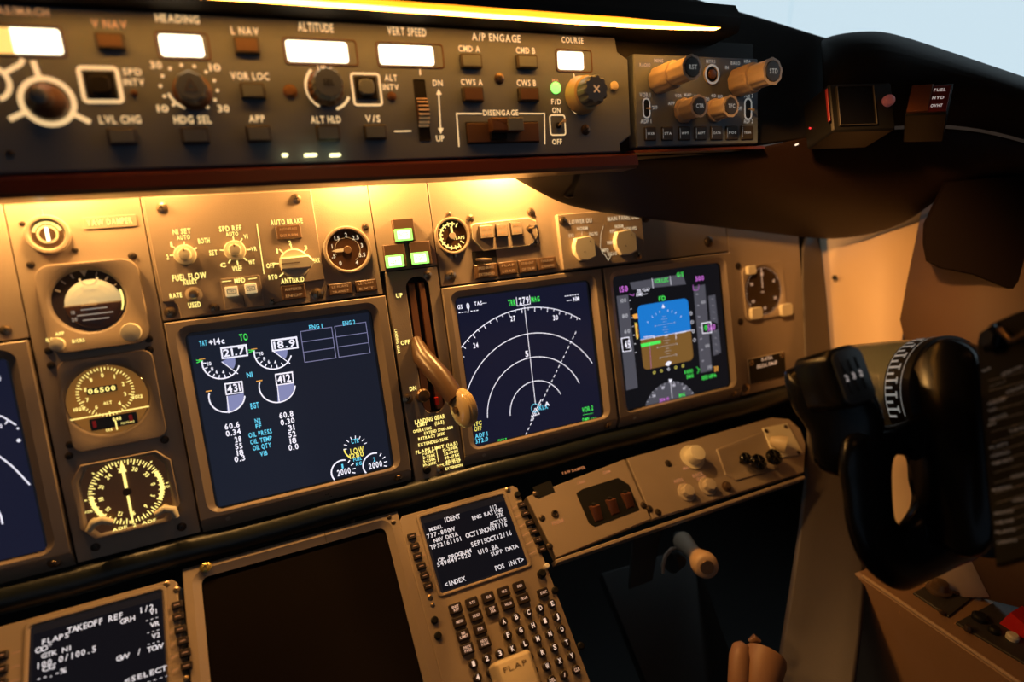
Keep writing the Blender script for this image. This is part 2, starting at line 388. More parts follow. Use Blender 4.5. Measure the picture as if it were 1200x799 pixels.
k, p, r_ = knob(T, F, 681, 112, 17, [(1.1,0),(1.1,.002),(1.0,.004),(.95,.013),(.85,.014),(.3,.014)], 'knobtan', label='tan course knob with black fluted end')
b = MB(); b.lathe(p.x, p.y, [(r_*.82,.013),(r_*.82,.026),(r_*.74,.0275),(r_*.2,.0275)], 'knobg', 64, 10, .12)
for s_ in (1,-1): b.stroke([(p.x-.003, p.y-.003*s_),(p.x+.003,p.y+.003*s_)], .0014, .0278, 'glyphdim')
T.part('knob_cap', b, k)
# small lamps, screws
for X, Y, px_, m in ((157,109,3.4,'knobb'),(459,113,4,'knobb'),(340,107,6.5,'amberlens')):
    p = F.P(X, Y); r_ = F.r(X, Y, px_); b = MB(); b.lathe(p.x, p.y, [(r_*1.3,0),(r_*1.3,.0008),(r_,.001),(r_*.8,.0022),(r_*.3,.0026)], m, 16); T.part('indicator_lens', b)
p = F.P(651, 103); r_ = F.r(651, 103, 5); b = MB(); b.lathe(p.x, p.y, [(r_*1.15,0),(r_*1.15,.001),(r_,.0012),(r_*.8,.002),(r_*.3,.0024)], 'green', 16); T.part('indicator_lens', b, label='lit green master lamp')
p = F.P(719, 101); r_ = F.r(719, 101, 4.4); b = MB(); b.lathe(p.x, p.y, [(r_,0),(r_,.002),(r_*.6,.003),(r_*.2,.003)], 'knobw', 16); T.part('light_sensor', b)
for X, Y, px_ in ((585,92,4.6),(686,152,4.2),(12,180,4)): T.screw(X, Y, px_, 0, 'screwd')
# vertical speed thumbwheel
r_ = px_rect(F, 485, 94, 504, 164); b = MB(); b.ring(rr(r_[0]-.0008,r_[1]-.0008,r_[2]+.0008,r_[3]+.0008,.001), rr(*r_,.0008), 0, .0006, .0002, 'black', depth=-.0001)
b.face([(r_[0],r_[1],.0001),(r_[2],r_[1],.0001),(r_[2],r_[3],.0001),(r_[0],r_[3],.0001)], 'black'); wheel = T.part('thumbwheel_slot', b)
xm = (r_[0]+r_[2])/2; ym = (r_[1]+r_[3])/2-.0012; RW = .0150; b = MB(); hw = .0047
prof = []
for i in range(33):
    a = -math.radians(56) + math.radians(112)*i/32; rad = RW*(1 if i % 4 < 2 else .90); prof.append((ym+rad*math.sin(a), rad*math.cos(a)-RW*math.cos(math.radians(56))))
for i, ((ya, za), (yb, zb)) in enumerate(zip(prof, prof[1:])):
    b.face([(xm-hw,ya,za),(xm+hw,ya,za),(xm+hw,yb,zb),(xm-hw,yb,zb)], 'thumb' if i % 4 < 2 else 'black')
b.face([(xm-hw,y_,z_) for y_, z_ in prof], 'knobb'); b.face([(xm+hw,y_,z_) for y_, z_ in reversed(prof)], 'knobb')
T.part('thumbwheel', b, wheel, label='ribbed vertical speed thumbwheel', smooth=20)
# disengage bar
r_ = px_rect(F, 545, 143, 632, 167); b = MB(); b.plate(rr(*r_, .0006), 0, .0005, .0002, 'black'); q = px_rect(F, 546, 145, 631, 166)
b.plate(rr(*q, .0006), .0005, .003, .0006, 'buttonb'); q0 = T.part('disengage_bar', b)
r_ = px_rect(F, 570, 140, 608, 156); b = MB(); b.plate(rr(*r_, .001), .003, .011, .0015, 'knobb'); g = (r_[0]+r_[2])/2
b.plate(rr(g, r_[1]+.0003, r_[2]-.0003, r_[3]-.0006, .0006), .011, .0125, .0006, 'knobg'); b.plate(rr(r_[0]+.0006, r_[1]-.006, g+.001, r_[1]+.001, .0005), .003, .006, .0006, 'black')
T.part('bar_grip', b, q0)
# flight director switch
p = F.P(654, 147); b = MB(); b.lathe(p.x, p.y, [(.0028,0),(.0028,.001),(.002,.0014),(.0008,.0014)], 'black', 16); q = T.part('toggle_switch', b)
b = MB(); b.tube([(p.x,p.y,.001),(p.x+.0003,p.y+.001,.006),(p.x+.0006,p.y+.0022,.012)], [.0008,.0011,.0018], 'knobt', 10); T.part('toggle_lever', b, q)

# ================================================================== EFIS CONTROL PANEL
T = Thing('display_control_unit', 'small grey panel with tan double knobs right of the long autopilot panel', 'control panel', F, 815, 118)
r_ = px_rect(F, 741.5, 63, 888, 167); r_ = (r_[0], F.P(815,170).y-.0005, r_[2], r_[3])
b = MB(); b.plate(rr(*r_, .0016), -.012, .0008, .0012, 'mcppaint'); T.part('faceplate', b)
mk = MB(); z = .0011
txe = lambda t, X, Y, w, hh, m='glyphs': ctext(mk, F, t, X, Y, w, hh, m, z)
for a in (('RADIO',756,76,13,4),('MINS',772,71,11,4),('BARO',806,70,12,4),('MTRS',833,72,11,4),('IN',852,79,4,4),('BARO',862,74,11,4),('HPA',876,72,8,4),('VOR 1',756,111,13,5),('OFF',767,126,7,4.5),('ADF 1',757,142,13,5),
          ('APP',787,121,8,4),('VOR',795,112,8,4),('MAP',806,111,9,4),('PLN',817,113,7,4),('20',829,116,5,4),('40',836,112,6,4),('80',844,113,6,4),('VOR 2',877,112,11,4.5),('OFF',867,127,6,4.5),('ADF 2',877,142,11,4.5)): txe(*a)
T.part('markings', mk)
def shiftz(X, Y, X2):          # knob length that carries the base at X to the tip seen at X2
    lo, hi = 0, .08; p = F.P(X, Y)
    for _ in range(30):
        md = (lo+hi)/2; q = F.P(X2, Y, md)
        if q.x < p.x: hi = md
        else: lo = md
    return lo
def dknob(X, Y, X2, r1, r2, cap, two=True):
    L = shiftz(X, Y, X2+1.5); p = F.P(X, Y); R1 = F.r(X, Y, r1); R2 = F.r(X, Y, r2)
    b = MB(); e = L*.5 if two else L*.15
    b.lathe(p.x, p.y, [(R1*.9,0),(R1*.98,.0012),(R1,.002),(R1,e-.001),(R1*.95,e)], 'knobt', 64, 9, .05); k = T.part('selector_knob', b, label='tan fluted knob')
    b = MB(); b.lathe(p.x, p.y, [(R2*1.08,e-.0005),(R2*1.08,e+.0012),(R2*.94,e+.002),(R2*.92,L-.0015),(R2,L-.001),(R2,L),(R2*.8,L+.0003),(R2*.78,L-.0004)], 'knobt', 64, 9, .05)
    b.lathe(p.x, p.y, [(R2*.76,L-.0005),(R2*.7,L+.0008),(R2*.2,L+.001)], 'button', 24); b.text(cap, p.x, p.y, L+.0013, R2*.34, 'glyphs'); T.part('inner_knob', b, k)
dknob(771, 94.5, 810, 12.5, 11, 'RST'); dknob(864, 97, 904, 12.5, 11, 'STD'); dknob(800, 130, 818, 11.5, 10, 'CTR', False); dknob(836, 130, 855, 10.5, 9.5, 'TFC', False)
p = F.P(833, 87.5); r0 = F.r(833, 87.5, 7.5); b = MB(); b.lathe(p.x, p.y, [(r0*1.2,.0008),(r0*1.15,.0022),(r0*.9,.0022),(r0*.85,.001),(r0*.3,.001)], 'knobt', 24, ms=['knobt','glyphs','knobt','black'], m1='black'); q = T.part('push_button', b)
b = MB(); b.lathe(p.x, p.y, [(r0*.55,.001),(r0*.55,.003),(r0*.3,.0035)], 'knobb', 20); T.part('button_cap', b, q)
for X, Y in ((757,127),(876,128)):
    p = F.P(X, Y); w_ = F.r(X, Y, 4.5); h_ = w_*2.1; b = MB()
    b.ring(rr(p.x-w_,p.y-h_,p.x+w_,p.y+h_,w_), rr(p.x-w_*.7,p.y-h_*.85,p.x+w_*.7,p.y+h_*.85,w_*.7), .0008, .0014, .0002, 'glyphs', depth=.0009)
    b.plate(rr(p.x-w_*.7,p.y-h_*.85,p.x+w_*.7,p.y+h_*.85,w_*.7), .0008, .00095, 0, 'black'); q = T.part('toggle_switch', b)
    b = MB(); b.tube([(p.x,p.y,.0008),(p.x,p.y-.001,.005),(p.x,p.y-.0022,.009)], [.0007,.0009,.0015], 'knobt', 10); T.part('toggle_lever', b, q)
for t_, X in zip(('WXR','STA','WPT','ARPT','DATA','POS','TERR'), (761,781,801,820,838.5,856.5,874)):
    Y = 157 - (X-761)*.012; r_ = px_rect(F, X-7.2, Y-8, X+6.8, Y+8)
    b = MB(); b.plate(rr(*r_, .0012), .0008, .0026, .0008, 'button'); b.text(t_, (r_[0]+r_[2])/2, (r_[1]+r_[3])/2, .0029, .0024, 'glyphs', w=(r_[2]-r_[0])*.62)
    b.stroke([(r_[0]+.0012, r_[1]+.002),(r_[0]+.0012, r_[3]-.002)], .0003, .0029, 'glyphs'); T.part('map_button', b)

# ================================================================== MAIN PANEL (frame FA)
F = FA
def poly(pts): return L2(F, pts)
T = Thing('instrument_panel', 'wide brown grey main instrument panel holding the screens and gauges', 'instrument panel', F, 480, 400, -.008)
xl = F.P(0, 240).x - .13; xr = F.P(938, 300).x; yt = .72*U; yb = -1.0*U
b = MB(); b.box(xl, yb, -.02, xr, yt, -.006, 'seam', .001); T.part('backing_plate', b)
g = .0005
def sect(x0, y0, x1, y1, name='panel_section', m='paint', z1=0., r=.0008):
    b = MB(); b.plate(rr(x0+g, y0+g, x1-g, y1-g, r, 2), -.0059, z1, .0006, m); return T.part(name, b)
vx = lambda X, Y: F.P(X, Y).x
X1 = vx(5,250); X2 = vx(163,228); X3 = vx(430,212); X4 = vx(499,207); X5 = vx(853,285); X6 = xr
YD = .0055*U; YB = -.922*U-.012; YF = -.93*U-.0095
sect(xl, YD, X1, yt); sect(X1, YB, X2, yt); sect(X2, YD, X3, yt); sect(X3, F.P(455,318).y, X4, yt); sect(X4, YD, X5, yt, m='paint2')
sect(X5, YB, X6, yt, m='paint2')
for X, Y, p_ in ((17,230,5.5),(143,225,4),(87,225,3),(7,387,6),(428,266,3.6),(622,249,2.6),(528,323,5.2),(756,254,4.5),(845,262,2),(830,283,4)): T.screw(X, Y, p_, 0, 'screwd' if X > 700 else 'screwm')
# ------------------------------------------------------------------ display units
def display_unit(label, x, scr, fr=FA, y=0., screws=True, missing=(), H=.999, group='square display units'):
    """bezel U wide and H*U tall with its top left at x, y; scr draws on the glass in 0..1 units"""
    T = Thing('display_unit', label, 'display unit', fr, at=(x+U/2, y-.45*U, -.006), group=None)
    ox0, oy0, ox1, oy1 = x+g, y-.922*U, x+U-g, y-g
    ix0, iy0, ix1, iy1 = x+.072*U, y-.900*U, x+.918*U, y-.060*U
    b = MB(); zf = .0035
    outer = rr(ox0, oy0, ox1, oy1, .001, 6); mid = rr(ix0-.006, iy0+.0002, ix1+.006, iy1+.006, .011, 6)
    inner = rr(ix0, iy0+.0012, ix1, iy1, .0065, 6)
    b.loft([(outer,-.0058),(outer,zf-.0008),(off(outer,.0008),zf),(off(mid,-.0008),zf),(mid,zf-.0006),(inner,-.0008),(off(inner,.0002),-.004)], 'bezelpaint', cap1=False, ms=['bezelpaint']*5+['black'])
    T.part('bezel', b, smooth=25)
    b = MB(); b.loft([[(ox0,oy0,-.0058),(ox1,oy0,-.0058),(ox1,oy0,zf),(ox0,oy0,zf)], [(ox0,oy0-.0135,-.0058),(ox1,oy0-.0135,-.0058),(ox1,oy0-.0135,zf-.0075),(ox0,oy0-.0135,zf-.0075)]], 'bezelpaint', cap0=True)
    lat = T.part('latch_strip', b, label='bevelled strip along the bottom of the bezel')
    if screws:
        for fx, m in ((.93,'screwm'),):
            q = screwmb(0, 0, 0, .0042, m); s_ = q.build('screw', T.e, None); s_.location = Vector((x+fx*U, oy0-.006, zf-.0035)) - T.o; s_.rotation_euler = (math.radians(29), 0, 0)
        q = MB(); q.lathe(0, 0, [(.0022,0),(.0022,.0006),(.0012,.001)], 'knobw' if x > .4 else 'knobt', 16); s_ = q.build('light_sensor', T.e, None); s_.location = Vector((x+.115*U, oy0-.0045, zf-.0024)) - T.o; s_.rotation_euler = (math.radians(29), 0, 0)
        for fx in (.56, .57):
            for dy in (0, .0035):
                q = MB(); q.lathe(0, 0, [(.0006,0),(.0005,.0002)], 'seam', 8); s_ = q.build('vent_hole', T.e, None); s_.location = Vector((x+fx*U+(.003 if dy else 0), oy0-.005-dy, zf-.0022-dy*.56)) - T.o; s_.rotation_euler = (math.radians(29), 0, 0)
    s = Scr(fr, ix0, iy0, ix1, iy1, -.0042, -.0038); s.rect(0-.02, 0-.02, 1.02, 1.02, 'S_black', 0); scr(s)
    T.part('screen', s.mb); return T
class Scr:
    """drawing on a lit screen in pixel coordinates of the whole view, all flat on the glass plane"""
    def __init__(s, fr, x0, y0, x1, y1, z, zt): s.fr = fr; s.r = (x0,y0,x1,y1); s.z = z; s.zt = zt; s.mb = MB(); s.k = 0
    def _z(s): s.k += 1; return s.zt + s.k*.000004
    def rect(s, a, b_, c, d, m, z=None):
        x0,y0,x1,y1 = s.r; f = lambda u_, v_: (x0+(x1-x0)*u_, y1-(y1-y0)*v_)
        zz = s.z if z is not None else s._z(); p = [f(a,d), f(c,d), f(c,b_), f(a,b_)]; s.mb.face([(*q, zz) for q in p], m)
    def P(s, X, Y): p = s.fr.P(X, Y, s.zt); return (p.x, p.y)
    def poly(s, pts, m): zz = s._z(); s.mb.face([(*s.P(*q), zz) for q in pts], m)
    def line(s, pts, w, m, closed=False): s.mb.stroke([s.P(*q) for q in pts], w, s._z(), m, closed)
    def text(s, t, X, Y, w, h, m, **k):
        p = s.fr.P(X, Y, s.zt); zz = s._z(); ww = s.fr.r(X, Y, w/2, s.zt)*2*.985; hh = (s.fr.P(X,Y-h/2,s.zt)-s.fr.P(X,Y+h/2,s.zt)).length
        s.mb.text(t, p.x, p.y, zz, hh, m, w=ww, **k)
    def arc(s, X, Y, rpx, a0, a1, w, m, n=30): p = s.P(X, Y); r = s.fr.r(X, Y, rpx, s.zt); s.mb.arc(p[0], p[1], r, a0, a1, w, s._z(), m, n); return p[0], p[1], r
    def pie(s, X, Y, rpx, a0, a1, m, n=16): 
        p = s.P(X, Y); r = s.fr.r(X, Y, rpx, s.zt); zz = s._z()
        s.mb.face([(p[0],p[1],zz)]+[(p[0]+r*math.cos(math.radians(a0+(a1-a0)*i/n)), p[1]+r*math.sin(math.radians(a0+(a1-a0)*i/n)), zz) for i in range(n+1)], m)
    def ticks(s, p, r, angs, l, w, m):
        for a in angs:
            t = math.radians(a); s.mb.stroke([(p[0]+r*math.cos(t), p[1]+r*math.sin(t)), (p[0]+(r-l)*math.cos(t), p[1]+(r-l)*math.sin(t))], w, s._z(), m)
LW = .0008
def scr_engine(s):
    s.rect(.012,.02,.985,.985,'S_bg2')
    s.text('TAT', 238, 402, 9, 6, 'S_cyan'); s.text('+14c', 254, 400, 19, 7, 'S_white'); s.text('TO', 285.5, 395, 10, 8, 'S_green')
    for cx, cy, v, bx, by in ((259,424,'21.7',273,415), (320,412,'18.9',332,406)):
        x, y, r = s.arc(cx, cy, 22, 165, 338, LW*1.5, 'S_white')
        s.pie(cx, cy, 17, -42, 20, 'S_fill')
        s.line([(cx+1,cy),(cx+20,cy+14)], LW, 'S_white')
        s.ticks((x,y), r, [175,195,215,235,255,275,295], r*.22, LW*1.1, 'S_white')
        for t_, a in (('10',180),('8',212),('6',240),('4',272)):
            q = math.radians(a); s.mb.text(t_, x+r*.62*math.cos(q), y+r*.62*math.sin(q), s._z(), .0034, 'S_white')
        s.poly([(bx-15,by-8),(bx+16,by-12),(bx+18,by+2),(bx-13,by+6)], 'S_white'); s.poly([(bx-13,by-6),(bx+14.3,by-9.5),(bx+16,by+.5),(bx-11.4,by+4)], 'S_bg2')
        s.text(v, bx+1.5, by-3, 26, 8.5, 'S_white')
        s.text('>', cx-25, cy-1, 8, 5, 'S_green'); s.text('-', cx-22, cy-4, 8, 4, 'S_amb')
    for cx, cy, v, bx, by in ((266,464,'431',272,454), (325,452,'412',331,443)):
        x, y, r = s.arc(cx, cy, 21, 158, 350, LW*1.5, 'S_white')
        s.pie(cx, cy, 20, 262, 360, 'S_fill'); s.line([(cx,cy),(cx+2.4,cy+20)], LW, 'S_white')
        s.poly([(bx-9,by-5),(bx+12,by-8),(bx+13.5,by+6),(bx-7.5,by+9)], 'S_white'); s.poly([(bx-7.5,by-3.5),(bx+10.8,by-6),(bx+12,by+4.8),(bx-6,by+7.5)], 'S_bg2'); s.text(v, bx+2, by+.5, 16, 9, 'S_white')
        s.text('-', cx-21, cy-7, 8, 6, 'S_amb')
    s.text('N1', 292.5, 439, 7, 6, 'S_cyan'); s.text('EGT', 298.5, 475, 10, 6.5, 'S_cyan')
    for t_, X, Y in (('N2',302,492.5),('FF',303,499)): s.text(t_, X, Y, 7, 5, 'S_cyan')
    for t_, X, Y, w in (('OIL PRESS',305,507.5,28),('OIL TEMP',306,515.5,26),('OIL QTY',307,523,22),('VIB',309,531,9)): s.text(t_, X, Y, w, 5.5, 'S_cyan')
    for v, X, Y, w in (('60.6',272,498.5,18),('0.34',273.5,506.5,18),('28',279,514.5,8),('55',280,522.5,9),('18',281.5,530,8),('0.3',281,537,13)): s.text(v, X, Y, w, 6.5, 'S_white')
    for v, X, Y, w in (('60.8',335.5,485.5,17),('0.30',337,493.5,17),('31',341.5,501,8),('52',342.5,508.5,9),('18',343.5,516,8),('0.0',344,523.5,12)): s.text(v, X, Y, w, 6.5, 'S_white')
    for q, tx_, ty in (((352,388.5),371,383), ((392,382.5),409,378.5)):
        X, Y = q; dx, dy = 36.5, -5.2; ex, ey = 5.2, 36
        s.line([(X,Y),(X+dx,Y+dy),(X+dx+ex,Y+dy+ey),(X+ex,Y+ey)], LW*.9, 'S_line', True)
        for t in (.34,.67): s.line([(X+ex*t,Y+ey*t),(X+dx+ex*t,Y+dy+ey*t)], LW*.9, 'S_line')
    s.text('ENG 1', 370, 382.5, 16, 5, 'S_cyan'); s.text('ENG 2', 409, 378, 15, 5, 'S_cyan')
    x, y, r = s.arc(416.5, 524, 13, 175, 235, LW*1.8, 'S_yel'); s.ticks((x,y), r*1.08, range(10, 180, 24), r*.3, LW, 'S_white')
    s.text('CTR', 416, 516.5, 9, 5, 'S_cyan'); s.text('LOW', 418.5, 527.5, 16, 7, 'S_yel'); s.text('1280', 418, 533, 17, 5.5, 'S_yel'); s.text('FUEL', 419, 537.5, 10, 4, 'S_cyan'); s.text('KG', 420.5, 543, 7, 4, 'S_cyan')
    for X, Y, n_ in ((402,552,'1'),(439,544,'2')):
        x, y, r = s.arc(X, Y, 13.5, 70, 215, LW*1.8, 'S_white'); s.ticks((x,y), r*1.1, (50,25,0,-22), r*.28, LW*1.3, 'S_white'); s.text(n_, X-.5, Y-6, 2.5, 5, 'S_cyan'); s.text('2000', X+1, Y+.5, 16, 7, 'S_white')
def scr_nav(s):
    s.rect(.012,.012,.985,.99,'S_bg')
    s.text('GS', 539, 359.5, 6, 5, 'S_white'); s.text('0', 548.5, 358.5, 4, 7, 'S_white'); s.text('TAS---', 563, 355, 15, 4.5, 'S_white'); s.text('---/---', 549, 364, 24, 5, 'S_white')
    s.text('TRK', 600, 354.5, 9, 7, 'S_green'); s.text('MAG', 627.5, 350.5, 10, 6, 'S_green'); s.text('279', 614, 352, 12, 8, 'S_white')
    s.line([(605,348),(606,358.5),(621.5,356),(620.5,346)], LW, 'S_white'); s.text('------', 670, 345, 17, 5, 'S_white'); s.text('--- NM', 671.5, 350.5, 15, 5, 'S_white')
    # range arcs about the aircraft symbol: outer compass rose and three rings, on the glass plane itself
    c = s.P(630, 481); 
    P2 = lambda X, Y: Vector(s.P(X, Y))
    rO = (P2(627, 360) - Vector(c)).length
    s.mb.arc(c[0], c[1], rO, 54, 143, LW*1.1, s._z(), 'S_white', 60)
    for i, a in enumerate(range(56, 143, 4)):
        t = math.radians(a); l = .005 if i % 2 else .0028
        s.mb.stroke([(c[0]+rO*math.cos(t), c[1]+rO*math.sin(t)), (c[0]+(rO-l)*math.cos(t), c[1]+(rO-l)*math.sin(t))], LW, s._z(), 'S_white')
    for t_, X, Y in (('24',557.5,404.5),('27',601,373),('30',651,372)): s.text(t_, X, Y, 6, 6, 'S_white')
    s.mb.arc(c[0], c[1], (P2(632,390)-Vector(c)).length, 28, 161, LW*1.1, s._z(), 'S_white', 50)
    s.mb.arc(c[0], c[1], (P2(631,418)-Vector(c)).length, 20, 176, LW*1.1, s._z(), 'S_white', 44)
    s.mb.arc(c[0], c[1], (P2(630.5,446)-Vector(c)).length, 22, 178, LW*1.1, s._z(), 'S_white', 36)
    s.line([(614.5,359),(627.5,474)], LW*.9, 'S_white'); s.text('5', 617.5, 414.5, 4, 7, 'S_white')
    a, e = Vector((675,388.5)), Vector((614.5,512))
    for i in range(22):
        p, q = a.lerp(e, i/22), a.lerp(e, (i+.55)/22); s.line([tuple(p), tuple(q)], LW*1.1, 'S_white')
    s.line([(634,468),(622,493)], LW*1.3, 'S_white'); s.line([(627,478),(632,485),(622.5,488),(627,478)], LW, 'S_white'); s.arc(627, 478, 4.5, 0, 360, LW*.8, 'S_cyan', 14); s.text('KLX', 637, 477, 10, 5, 'S_cyan'); s.text('A', 641, 473, 6, 5, 'S_white')
    s.text('TFC', 559.5, 496, 10, 5, 'S_yel'); s.text('OFF', 560, 502, 9, 5, 'S_yel'); s.text('ADF 1', 564, 509.5, 15, 5, 'S_cyan'); s.text('372.0', 564.5, 515.5, 15, 5, 'S_cyan'); s.text('FMC R', 589, 516, 11, 4.5, 'S_green')
    s.text('VOR 2', 688.5, 479, 13, 5.5, 'S_green'); s.line([(683,486),(695,484)], LW*.6, 'S_green'); s.text('DME', 686.5, 491.5, 8, 4.5, 'S_green'); s.text('---', 695.5, 489, 7, 3, 'S_green')
    s.line([(543,417.5),(544,418.5)], LW, 'S_white')
def scr_flight(s):
    s.rect(.012,.012,.985,.99,'S_black')
    s.poly([(738,331),(800,321),(804,333),(741,339.5)], 'S_grey'); s.line([(764,326),(765.5,337.5)], LW*.8, 'S_white'); s.line([(785,323),(786.5,334)], LW*.8, 'S_white')
    s.text('VOR/LOC', 775, 328.5, 17, 5, 'S_green'); s.text('G/S', 797, 321.5, 8, 5, 'S_green')
    s.text('150', 731, 338.5, 10, 6.5, 'S_mag'); s.text('500', 820, 326, 10, 5.5, 'S_mag')
    s.poly([(722.5,347),(736,345),(747.5,454),(734,457.5)], 'S_grey'); s.poly([(812.5,336),(826,333),(834.5,434),(821,437)], 'S_grey')
    s.poly([(830,347),(838,345),(845,413),(836,417)], 'S_grey'); s.poly([(833,376),(841,379),(841.5,385),(834,389)], 'S_black')
    for t_, X, Y in (('100',730.5,352),('80',732.5,370),('60',735,388)): s.text(t_, X, Y, 7, 4.5, 'S_dim')
    for t_, X, Y in (('400',824,354),('00',829,405),('200',831.5,430)): s.text(t_, X, Y, 5, 3.5, 'S_dim')
    for i in range(7): s.line([(737.5+i*1.1,352+i*10.2),(739.5+i*1.1,351.7+i*10.2)], LW*.7, 'S_white'); s.line([(816+i*1.1,345+i*13),(818+i*1.1,344.7+i*13)], LW*.6, 'S_white')
    for i in range(9): s.line([(833.5+i*.6,350+i*7.6),(836+i*.6,350.5+i*7.6)], LW*.5, 'S_dim')
    s.line([(737,344.5),(742,346.5),(743,344)], LW*.7, 'S_mag'); s.line([(812,334),(812.5,340),(818,339.5),(819,333.5)], LW*.7, 'S_mag')
    s.text('DB TUAF', 754, 340, 15, 3.5, 'S_white'); s.text('DME ---', 752, 344.5, 13, 3.5, 'S_white')
    s.text('FD', 776, 349.5, 8, 5.5, 'S_green')
    # attitude ball: rounded square, blue above the horizon, brown below
    p = [s.P(X, Y) for X, Y in ((747,358),(807,349),(811.5,420),(753.5,436))]
    xa = (p[0][0]+p[3][0])/2; xb = (p[1][0]+p[2][0])/2; yt_ = (p[0][1]+p[1][1])/2; yb_ = (p[2][1]+p[3][1])/2
    yh = s.P(780, 392.5)[1]; lp = rr(xa, yb_, xb, yt_, .007, 5); zz = s._z()
    top = [q for q in lp if q[1] > yh]; bot = [q for q in lp if q[1] < yh]
    top = sorted([q for q in top if q[0] > (xa+xb)/2], key=lambda q: q[1]) + sorted([q for q in top if q[0] <= (xa+xb)/2], key=lambda q: -q[1])
    bot = sorted([q for q in bot if q[0] <= (xa+xb)/2], key=lambda q: -q[1]) + sorted([q for q in bot if q[0] > (xa+xb)/2], key=lambda q: q[1])
    s.mb.face([(xb,yh,zz)]+[(*q,zz) for q in top]+[(xa,yh,zz)], 'S_blue'); s.mb.face([(xa,yh,zz)]+[(*q,zz) for q in bot]+[(xb,yh,zz)], 'S_brown')
    s.mb.stroke([(xa,yh),(xb+.002,yh)], LW*.8, s._z(), 'S_white'); xc = (xa+xb)/2
    for i, (w_, dy) in enumerate(((.009,.0175),(.003,.0143),(.006,.0112),(.003,.0080),(.0145,.0112+.0030),)): pass
    for dy, w_ in ((.0035,.003),(.007,.005),(.0105,.003),(.014,.013),(.0175,.003),(.021,.005),(.0245,.003),(-.0035,.003),(-.007,.005),(-.0105,.003),(-.014,.013),(-.0175,.003),(-.021,.005),(-.0245,.003),(-.028,.010)):
        s.mb.stroke([(xc-w_,yh+dy),(xc+w_,yh+dy)], LW*.45, s._z(), 'S_dim')
    for dy in (.014,-.014,-.028):
        for q in (-1,1): s.mb.text('10' if abs(dy) < .02 else '20', xc+q*(.0155 if abs(dy)<.02 else .0125), yh+dy, s._z(), .0022, 'S_dim')
    s.mb.face([(xc-.0022,yt_-.008,s._z()),(xc+.0022,yt_-.008,s.zt+s.k*.000004),(xc,yt_-.0025,s.zt+s.k*.000004)], 'S_white')
    for a in (60,70,80,100,110,120,45,135):
        t = math.radians(a); c0 = (xc, yh-.006); s.mb.stroke([(c0[0]+.036*math.cos(t), c0[1]+.036*math.sin(t)), (c0[0]+.039*math.cos(t), c0[1]+.039*math.sin(t))], LW*.6, s._z(), 'S_white')
    s.poly([(750.5,403),(774,398.5),(774.5,402),(751.5,407)], 'S_green'); s.line([(754,395),(766,393.4),(767,397)], LW*1.0, 'S_white'); s.line([(792,397),(791.5,390.6),(804,388.5)], LW*1.0, 'S_white')
    s.line([(779,393.5),(783,393)], LW*1.2, 'S_white'); s.line([(761,402),(763,432)], LW*.4, 'S_mag')
    s.poly([(727.5,396),(737,394.5),(740,411),(729.5,412.5)], 'S_white'); s.poly([(728.5,397),(736.3,395.6),(739,410.3),(730.2,411.6)], 'S_black'); s.text('45', 735, 403.5, 6, 9, 'S_white')
    s.poly([(821.5,378.5),(833,376.5),(834,390),(823,391)], 'S_white'); s.poly([(822.5,379.6),(832.2,377.8),(833,389.2),(823.7,390)], 'S_black'); s.text('0', 827, 384, 3.5, 6, 'S_green'); s.text('560', 833.5, 383.5, 9, 7, 'S_mag')
    s.poly([(741,369),(746.5,367),(747.5,373),(742.5,373.5)], 'S_amb'); s.line([(744.5,378),(747,397)], .0018, 'S_yel')
    s.text('SPEED', 746, 387, 3.5, 16, 'S_amb')
    for i in range(4): s.arc(809.5+i*1.4, 367+i*10.5, 1.4, 0, 360, LW*.7, 'S_white', 8)
    for i in range(5): s.arc(766.5+i*8.4, 436.5-i*2, 1.2, 0, 360, LW*.7, 'S_yel' if i != 2 else 'S_white', 8)
    s.poly([(779,427),(783,423),(787,424),(783,429)], 'S_white')
    s.text('RADIO', 807, 435, 10, 4, 'S_green'); s.text('560', 808.5, 440.5, 8, 4.5, 'S_green'); s.line([(816,430),(819.5,433),(817,437.5)], LW, 'S_green'); s.text('1013 HPA', 831, 441, 17, 4.5, 'S_green'); s.text('30', 839, 432, 5, 6, 'S_amb')
    # compass rose
    c = s.P(787, 487); rC = (Vector(s.P(785,447))-Vector(c)).length; zz = s._z(); n=24
    bx = (Vector(s.P(756.5, 477))-Vector(c)); ang0 = math.degrees(math.atan2(*reversed(tuple(Vector(s.P(818, 462))-Vector(c))))); ang1 = math.degrees(math.atan2(bx.y, bx.x))
    s.mb.face([(c[0]+rC*math.cos(math.radians(ang0+(ang1-ang0)*i/n)), c[1]+rC*math.sin(math.radians(ang0+(ang1-ang0)*i/n)), zz) for i in range(n+1)], 'S_grey')
    s.ticks(c, rC, [ang0+(ang1-ang0)*i/14 for i in range(15)], .0022, LW*.6, 'S_white')
    for i, t_ in enumerate(('24','27','30','33')):
        a = math.radians(128-i*25); s.mb.text(t_, c[0]+(rC-.005)*math.cos(a), c[1]+(rC-.005)*math.sin(a), s._z(), .0032, 'S_white')
    s.line([(785.5,446),(787.5,466)], LW*.8, 'S_white'); s.poly([(783,444.5),(787.5,444),(785.6,449)], 'S_white'); s.text('354 H', 778, 468, 11, 4, 'S_mag'); s.text('MAG', 799, 462.5, 7, 4, 'S_green')
